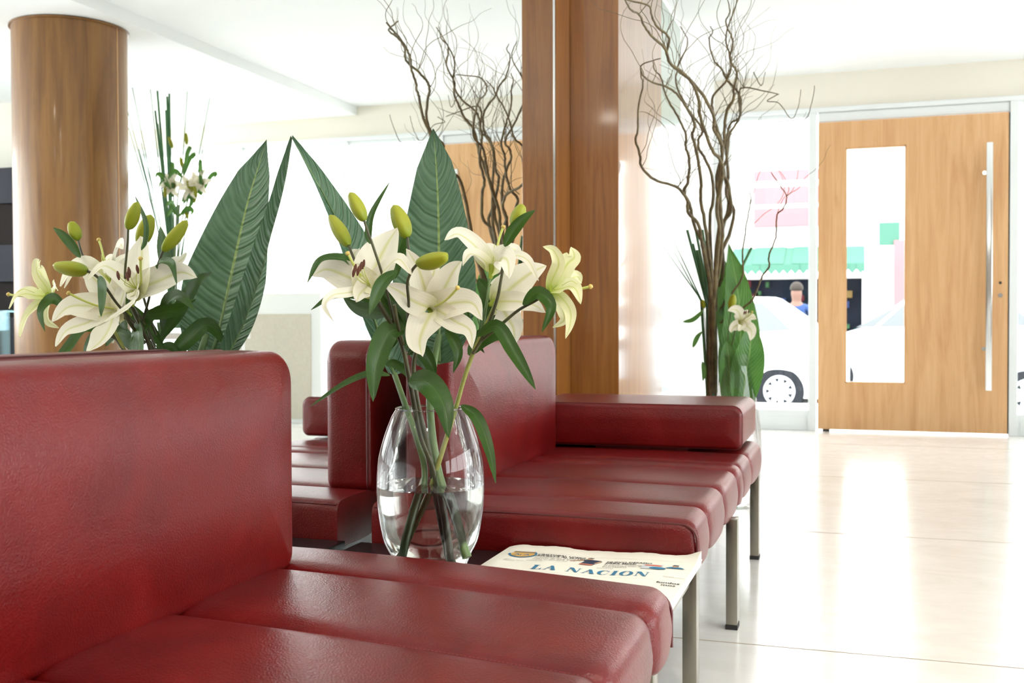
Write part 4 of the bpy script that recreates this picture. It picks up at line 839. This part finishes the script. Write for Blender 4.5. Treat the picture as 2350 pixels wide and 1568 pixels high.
for i, (x, y) in enumerate(((326, 208), (345, 205), (367, 208), (372, 212), (370, 250), (383, 290), (430, 210), (461, 218), (305, 260), (308, 340), (318, 300), (352, 270), (362, 215), (335, 330), (455, 340), (378, 260))):
    tip = Vector({(326,208):(3.387,6.0,2.3657),(345,205):(3.3222,6.0,2.3698),(367,208):(3.2477,6.0,2.356),(372,212):(3.231,6.0,2.3434),(370,250):(3.239,6.0,2.2354),(383,290):(3.1966,6.0,2.1185),(430,210):(3.0369,6.0,2.3357),(461,218):(2.9349,6.0,2.3061),(305,260):(3.461,6.0,2.2208),(308,340):(3.4537,6.0,1.9894),(318,300):(3.4178,6.0,2.1028),(352,270):(3.3007,6.0,2.182),(362,215):(3.2649,6.0,2.3372),(335,330):(3.3607,6.0,2.0132),(455,340):(2.9585,6.0,1.9632),(378,260):(3.2124,6.0,2.2051)}[(x, y)]); tip.y += ((i*7) % 5-2)*.05
    thick = .013 if i in (2, 3, 4, 5, 12, 15) else .005
    mid = Vector((AX+(tip.x-AX)*.35, AY+(tip.y-AY)*.3, AZ+.42+(tip.z-AZ-.42)*.25))
    obj('reed', T([(AX+(i-8)*.006, AY, AZ+.03), mid, tip], (thick, .007 if thick > .005 else .003), 6, 24), 'reed', rb)
lc = thing('lily_stem', (AX-.02, AY-.02, AZ+.02), 'blurred white lilies among the reeds seen in the mirror', 'lily')
random.seed(3)
for i, (x, y) in enumerate(((398, 425), (440, 430), (462, 420), (420, 380), (410, 470))):
    c = Vector({(398,425):(3.0937,5.92,1.719),(440,430):(2.9556,5.92,1.6991),(462,420):(2.8836,5.92,1.724),(420,380):(3.0196,5.92,1.8421),(410,470):(3.0555,5.92,1.5907)}[(x, y)])
    stem(lc, [(AX, AY-.01, AZ+.05), (AX+(c.x-AX)*.3, AY-.02, c.z-.3), c], .005, 'stem_green')
    if i < 3:
        ps = []
        for k in range(6):
            a = 2*PI*k/6+i; d = Vector((math.cos(a), -.15, math.sin(a))); ps.append(([c+d*.02, c+d*.055+Vector((0, -.02, 0)), c+d*.095], .05))
        blossom(lc, c+Vector((0, .03, -.02)), c, ps)
    for k in range(5):
        a = random.uniform(0, 6.28); q = c+Vector((math.cos(a)*.09, random.uniform(-.05, .05), .02+math.sin(a)*.12)); 
        if k % 2: bud(lc, q, q+Vector((random.uniform(-.01, .03), 0, .075)), .024)
        else: leaf(lc, [c+Vector((0, 0, -.08)), c.lerp(q, .6), q, q+Vector((.02, 0, -.03))], .035, (0, -1, .2), .2, k, 'bg_leaf')

# ---------------------------------------------------------------- the street
M['asphalt'] = speck(mat('grey_asphalt', (.30, .30, .31), .9), (.26, .26, .27), (.34, .34, .35), 8)
M['pave'] = speck(mat('pale_pavement', (.62, .61, .58), .85), (.56, .55, .53), (.66, .65, .62), 5)
M['bwall'] = speck(mat('white_render_facade', (.82, .82, .80), .85), (.80, .80, .78), (.84, .84, .82), 3)
M['red_sign'] = mat('red_signboard', (.26, .12, .13), .9, spec=.1); M['white_sign'] = mat('white_signboard', (.86, .84, .83), .5)
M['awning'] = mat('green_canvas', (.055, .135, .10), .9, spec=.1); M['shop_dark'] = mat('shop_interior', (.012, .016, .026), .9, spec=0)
M['car_white'] = mat('white_car_paint', (.82, .83, .84), .25, coat=.6); M['car_glass'] = mat('dark_car_glass', (.075, .085, .09), .12); M['tyre'] = mat('tyre_rubber', (.016, .018, .022), .9, spec=.1)
M['hub'] = mat('silver_wheel_cover', (.72, .74, .75), .3); M['car_blue'] = mat('silver_blue_car_paint', (.42, .50, .56), .25, coat=.6); M['tail'] = mat('red_lens', (.5, .03, .03), .2)
M['stone'] = speck(mat('grey_stone', (.4, .4, .4), .8), (.36, .36, .36), (.45, .45, .45), 10)
gp = obj('pavement', B(-14, 20, D+.12, 12.2, -.24, -.10), 'pave', None, False); tag(gp, 'pale pavement outside the street door', 'pavement'); gp['kind'] = 'structure'
gr = obj('road', B(-14, 20, 12.2, 22.5, -.5, -.34), 'asphalt', None, False); tag(gr, 'grey street surface beyond the pavement', 'road'); gr['kind'] = 'structure'
gq = obj('pavement', B(-14, 20, 22.5, 24.6, -.5, -.22), 'pave', None, False); gq['kind'] = 'structure'
gn = obj('pavement', B(-14, 20, 24.6, 32, -.5, -.22), 'pave', None, False); gn['kind'] = 'structure'
def make_car(x0, x1, y0, y1, zr, prof, wheels, wins, label, paint='car_white', tyre_r=.305, tilt=.12):
    """side profile (x fraction, height) extruded across the width, cabin narrower than the body"""
    c = thing('car', ((x0+x1)/2, (y0+y1)/2, zr), label, 'car'); L = x1-x0; bm = bmesh.new()
    lo = .22
    pts = [(x0+u*L, zr+v) for u, v in prof]
    bottom = []
    for wc in sorted(wheels, reverse=True):
        bottom.append((wc+tyre_r+.06, zr+lo))
        for k in range(1, 12): a = PI*k/12; bottom.append((wc+(tyre_r+.06)*math.cos(a), zr+tyre_r+(tyre_r+.06)*math.sin(a)*1.0 if math.sin(a)*(tyre_r+.06)+tyre_r > lo else zr+lo))
        bottom.append((wc-tyre_r-.06, zr+lo))
    poly = pts+bottom
    def yy(z, side):
        h = z-zr; ins = max(0, (h-.92))*.38+max(0, .45-h)*.1
        return y0+ins if side == 0 else y1-ins
    A = [bm.verts.new((u, yy(v, 0), v)) for u, v in poly]; Bv = [bm.verts.new((u, yy(v, 1), v)) for u, v in poly]
    bm.faces.new(A); bm.faces.new(Bv[::-1])
    for i in range(len(poly)): j = (i+1) % len(poly); bm.faces.new((A[i], Bv[i], Bv[j], A[j]))
    bmesh.ops.triangulate(bm, faces=[f for f in bm.faces if len(f.verts) > 4]); obj('car_body', bm, paint, c, False)
    for poly_ in wins:
        bm = bmesh.new(); P = [(x0+u*L, zr+v) for u, v in poly_]
        a = [bm.verts.new((u, yy(v, 0)-.006, v)) for u, v in P]; b2 = [bm.verts.new((u, yy(v, 0)+.01, v)) for u, v in P]; bm.faces.new(a); bm.faces.new(b2[::-1])
        for i in range(len(P)): j = (i+1) % len(P); bm.faces.new((a[i], b2[i], b2[j], a[j]))
        obj('car_window', bm, 'car_glass', c, False)
    obj('side_moulding', B(x0+L*.30, x0+L*.72, y0-.012, y0+.02, zr+.50, zr+.53), 'stone', c, False)
    bm = bmesh.new(); box(bm, x0+.1, x1-.1, y0+.08, y1-.08, zr+.16, zr+.9); obj('underbody', bm, 'rubber', c, False)
    for wc in wheels:
        bm = bmesh.new(); n = 40; R1 = tyre_r
        prof_ = [(R1-.12, y0+.02), (R1-.11, y0-.0), (R1-.02, y0+.005), (R1, y0+.04), (R1, y0+.17), (R1-.1, y0+.19)]
        rings = [[bm.verts.new((wc+r*math.cos(2*PI*k/n), y, zr+R1+r*math.sin(2*PI*k/n))) for k in range(n)] for r, y in prof_]
        for a, b2 in zip(rings, rings[1:]):
            for k in range(n): bm.faces.new((a[k], a[(k+1) % n], b2[(k+1) % n], b2[k]))
        bm.faces.new(rings[-1]); wl = obj('wheel', bm, 'tyre', c)
        bm = bmesh.new(); pr_ = [(.001, y0-.005), (R1*.3, y0-.004), (R1*.58, y0+.002), (R1*.64, y0+.02)]
        rings = [[bm.verts.new((wc+r*math.cos(2*PI*k/n), y, zr+R1+r*math.sin(2*PI*k/n))) for k in range(n)] for r, y in pr_]
        for a, b2 in zip(rings, rings[1:]):
            for k in range(n): bm.faces.new((a[k], a[(k+1) % n], b2[(k+1) % n], b2[k]))
        hub = obj('wheel_cover', bm, 'hub', wl)
        bm = bmesh.new()
        for k in range(9):
            a = 2*PI*k/9+.35; ra, rb_ = R1*.34, R1*.52; q = [(ra, a), (rb_, a-.19), (rb_, a+.19)]
            vs = [(wc+r*math.cos(t), zr+R1+r*math.sin(t)) for r, t in q]; prism(bm, vs, 'y', y0-.008, y0+.003)
        obj('cover_slots', bm, 'tyre', hub, False)
    return c
hatch = [(.0, .22), (.0, .55), (.03, .80), (.27, .98), (.42, 1.40), (.55, 1.47), (.78, 1.44), (.92, 1.05), (.985, .95), (1.0, .6), (1.0, .22)]
hw = [[(.325, 1.0), (.44, 1.36), (.60, 1.39), (.60, 1.0)], [(.62, 1.0), (.62, 1.39), (.74, 1.37), (.83, 1.04)]]
X1 = (0.2231,13.2,-0.0192)[0]
ca = make_car(X1-3.1, X1+.80, 13.2, 14.8, -.34, hatch, [X1-2.42, X1], hw, 'white hatchback parked outside, its rear wheel behind the left sidelight')
sal = [(.0, .22), (.0, .62), (.02, .78), (.22, .95), (.30, 1.04), (.44, 1.46), (.56, 1.52), (.80, 1.50), (.95, 1.05), (1.0, .9), (1.0, .22)]
X2 = (0.9697,17.0,0.6987)[0]
cb_ = make_car(X2-.95, X2+3.1, 17.0, 18.6, -.34, sal, [X2-.2, X2+2.3], [[(.265, 1.04), (.33, 1.05), (.42, 1.38)], [(.345, 1.05), (.44, 1.40), (.60, 1.42), (.60, 1.05)], [(.62, 1.05), (.62, 1.42), (.78, 1.42), (.88, 1.07)]], 'white car across the street, seen through the slot of the wooden door')
X3 = (2.9587,13.2,0.0273)[0]
make_car(X3-.75, X3+3.1, 13.2, 14.8, -.34, hatch, [X3, X3+2.4], hw, 'silver blue car outside, mostly right of the wooden door', 'car_blue')
sa = make_car(7.4, 11.3, 13.3, 14.9, -.34, hatch, [8.1, 10.5], hw, 'white car parked further along the street, seen in the mirror')
# building across the street
bd = thing('shop_building', (0, 25, -.2), 'white shop building across the street with green awning', 'building')
YB = 25.0
obj('building_wall', B(-12, 18, YB, YB+5, 1.75, 9.5), 'bwall', bd, False)
obj('building_wall', B(1.2, 18, YB, YB+5, -.22, 1.75), 'bwall', bd, False); obj('building_wall', B(-12, -1.6, YB, YB+5, -.22, 1.75), 'bwall', bd, False)
sh_ = obj('shop_front', B(-1.6, 1.2, YB+.6, YB+.7, -.2, 1.75), 'shop_dark', bd, False)
rnd = random.Random(8); cols = [('goods_a', (.10, .25, .12)), ('goods_b', (.45, .3, .12)), ('goods_c', (.08, .12, .30)), ('goods_d', (.35, .33, .10)), ('goods_e', (.25, .06, .08)), ('goods_f', (.05, .22, .22))]
for n_, c_ in cols: M[n_] = mat(n_.replace('goods_', 'shop_goods_colour_'), tuple(v*.30 for v in c_), .9, spec=0)
for i in range(44):
    x = rnd.uniform(-1.5, 1.05); z = rnd.uniform(.45, 1.6); a, b_ = rnd.uniform(.05, .18), rnd.uniform(.05, .16)
    obj('display_item', B(x, x+a, YB+.3, YB+.59, z, z+b_), cols[rnd.randint(0, 5)][0], bd, False)
for z0, z1, m_ in ((3.95, 4.19, 'red_sign'), (3.82, 3.95, 'white_sign'), (3.42, 3.82, 'red_sign'), (3.34, 3.42, 'white_sign'), (2.92, 3.34, 'red_sign')):
    obj('sign_board', B(-1.15, .42, YB-.14, YB, z0, z1), m_, bd, False)
obj('green_shutter', B(1.55, 1.98, YB-.05, YB, 2.45, 2.95), 'awning', bd, False)
aw = bmesh.new(); NS = 17; x0, x1 = -1.62, 1.25
for k in range(NS):
    a = x0+(x1-x0)*k/NS; b_ = x0+(x1-x0)*(k+1)/NS
    top_ = [aw.verts.new(p) for p in ((a, YB, 2.45), (b_, YB, 2.45), (b_, YB-1.0, 2.02), (a, YB-1.0, 2.02))]; aw.faces.new(top_)
    sc_ = [(a+(b_-a)*t/8, 1.86-.09*math.sin(PI*t/8)) for t in range(9)]
    aw.faces.new([aw.verts.new((x, YB-1.0, z)) for x, z in [(a, 2.02), (b_, 2.02)]+sc_[::-1]])
awo = obj('awning', aw, 'awning', bd, False)
so = awo.modifiers.new('thickness', 'SOLIDIFY'); so.thickness = .02
trim_ = []
for k in range(NS):
    a = x0+(x1-x0)*k/NS; b_ = x0+(x1-x0)*(k+1)/NS; trim_ += [(a+(b_-a)*t/8, YB-1.012, 1.865-.09*math.sin(PI*t/8)) for t in range(8)]
obj('awning_trim', T(trim_, .028, 6), 'white_sign', bd)
obj('red_doorway', B(1.86, 2.6, YB-.1, YB, .9, 2.55), 'red_sign', bd, False)
for x in (4.2, 6.6, 9.0, 11.4, 13.8):
    wf = obj('window', B(x, x+1.3, YB-.04, YB, 2.9, 4.4), 'white_sign', bd, False); obj('window_pane', B(x+.08, x+1.22, YB-.05, YB-.035, 3.0, 4.3), 'stone', wf, False)
    wf = obj('grille', B(x-.3, x+1.7, YB-.04, YB, 1.35, 1.75), 'stone', bd, False)
# passer-by outside: one continuous body grown from a skeleton
def make_person(x, y, z0):
    p = thing('person', (x, y, z0), 'person in a blue shirt standing in the street behind the parked white hatchback', 'person')
    J = [((0, 0, .90), .13), ((0, 0, 1.05), .125), ((0, .0, 1.25), .15), ((0, 0, 1.38), .10), ((0, 0, 1.46), .055), ((0, -.01, 1.56), .085), ((0, -.01, 1.65), .085),
         ((-.17, 0, 1.36), .06), ((-.22, .0, 1.12), .045), ((-.20, -.10, .92), .035), ((-.19, -.14, .84), .035), ((.17, 0, 1.36), .06), ((.22, 0, 1.12), .045), ((.20, -.10, .92), .035), ((.19, -.14, .84), .035),
         ((-.09, 0, .80), .09), ((-.10, 0, .47), .06), ((-.10, .02, .09), .045), ((-.10, -.12, .04), .04), ((.09, 0, .80), .09), ((.10, 0, .47), .06), ((.10, .02, .09), .045), ((.10, -.12, .04), .04)]
    E = [(0, 1), (1, 2), (2, 3), (3, 4), (4, 5), (5, 6), (3, 7), (7, 8), (8, 9), (9, 10), (3, 11), (11, 12), (12, 13), (13, 14), (0, 15), (15, 16), (16, 17), (17, 18), (0, 19), (19, 20), (20, 21), (21, 22)]
    def body(name, idx, m, grow, root):
        me = bpy.data.meshes.new(name); keep = sorted(idx); mp = {k: i for i, k in enumerate(keep)}
        me.from_pydata([(x+J[k][0][0], y+J[k][0][1], z0+J[k][0][2]*.97) for k in keep], [(mp[a], mp[b_]) for a, b_ in E if a in mp and b_ in mp], [])
        o = bpy.data.objects.new(name, me); link(o, p); o.matrix_parent_inverse = Matrix.Translation(-p.location)
        s = o.modifiers.new('skin', 'SKIN'); sv_ = me.skin_vertices[0].data
        for k in keep: sv_[mp[k]].radius = (J[k][1]*grow, J[k][1]*grow*.8)
        sv_[mp[root]].use_root = True
        o.modifiers.new('smooth', 'SUBSURF').levels = 2; o.modifiers['smooth'].render_levels = 2; me.materials.append(M[m]); return o
    M['skin'] = mat('skin', (.14, .075, .055), .8); M['blue_shirt'] = mat('blue_cloth', (.012, .035, .12), .9); M['dark_trousers'] = mat('dark_cloth', (.04, .04, .06), .8); M['hair'] = mat('brown_hair', (.02, .014, .01), .9)
    body('body', range(23), 'skin', 1.0, 0)
    body('shirt', [0, 1, 2, 3, 7, 8, 11, 12], 'blue_shirt', 1.14, 0)
    body('trousers', [0, 15, 16, 17, 19, 20, 21], 'dark_trousers', 1.16, 0)
    bm = bmesh.new(); bmesh.ops.create_uvsphere(bm, u_segments=16, v_segments=10, radius=.098)
    for v in bm.verts: v.co = Vector((x+v.co.x*.95, y+.015+v.co.y*1.05, z0+1.60+v.co.z*1.05 if v.co.z > -.01 else z0+1.60+v.co.z*.5))
    obj('hair', bm, 'hair', p)
make_person((0.2948,15.6,1.0314)[0], 15.6, -.34)
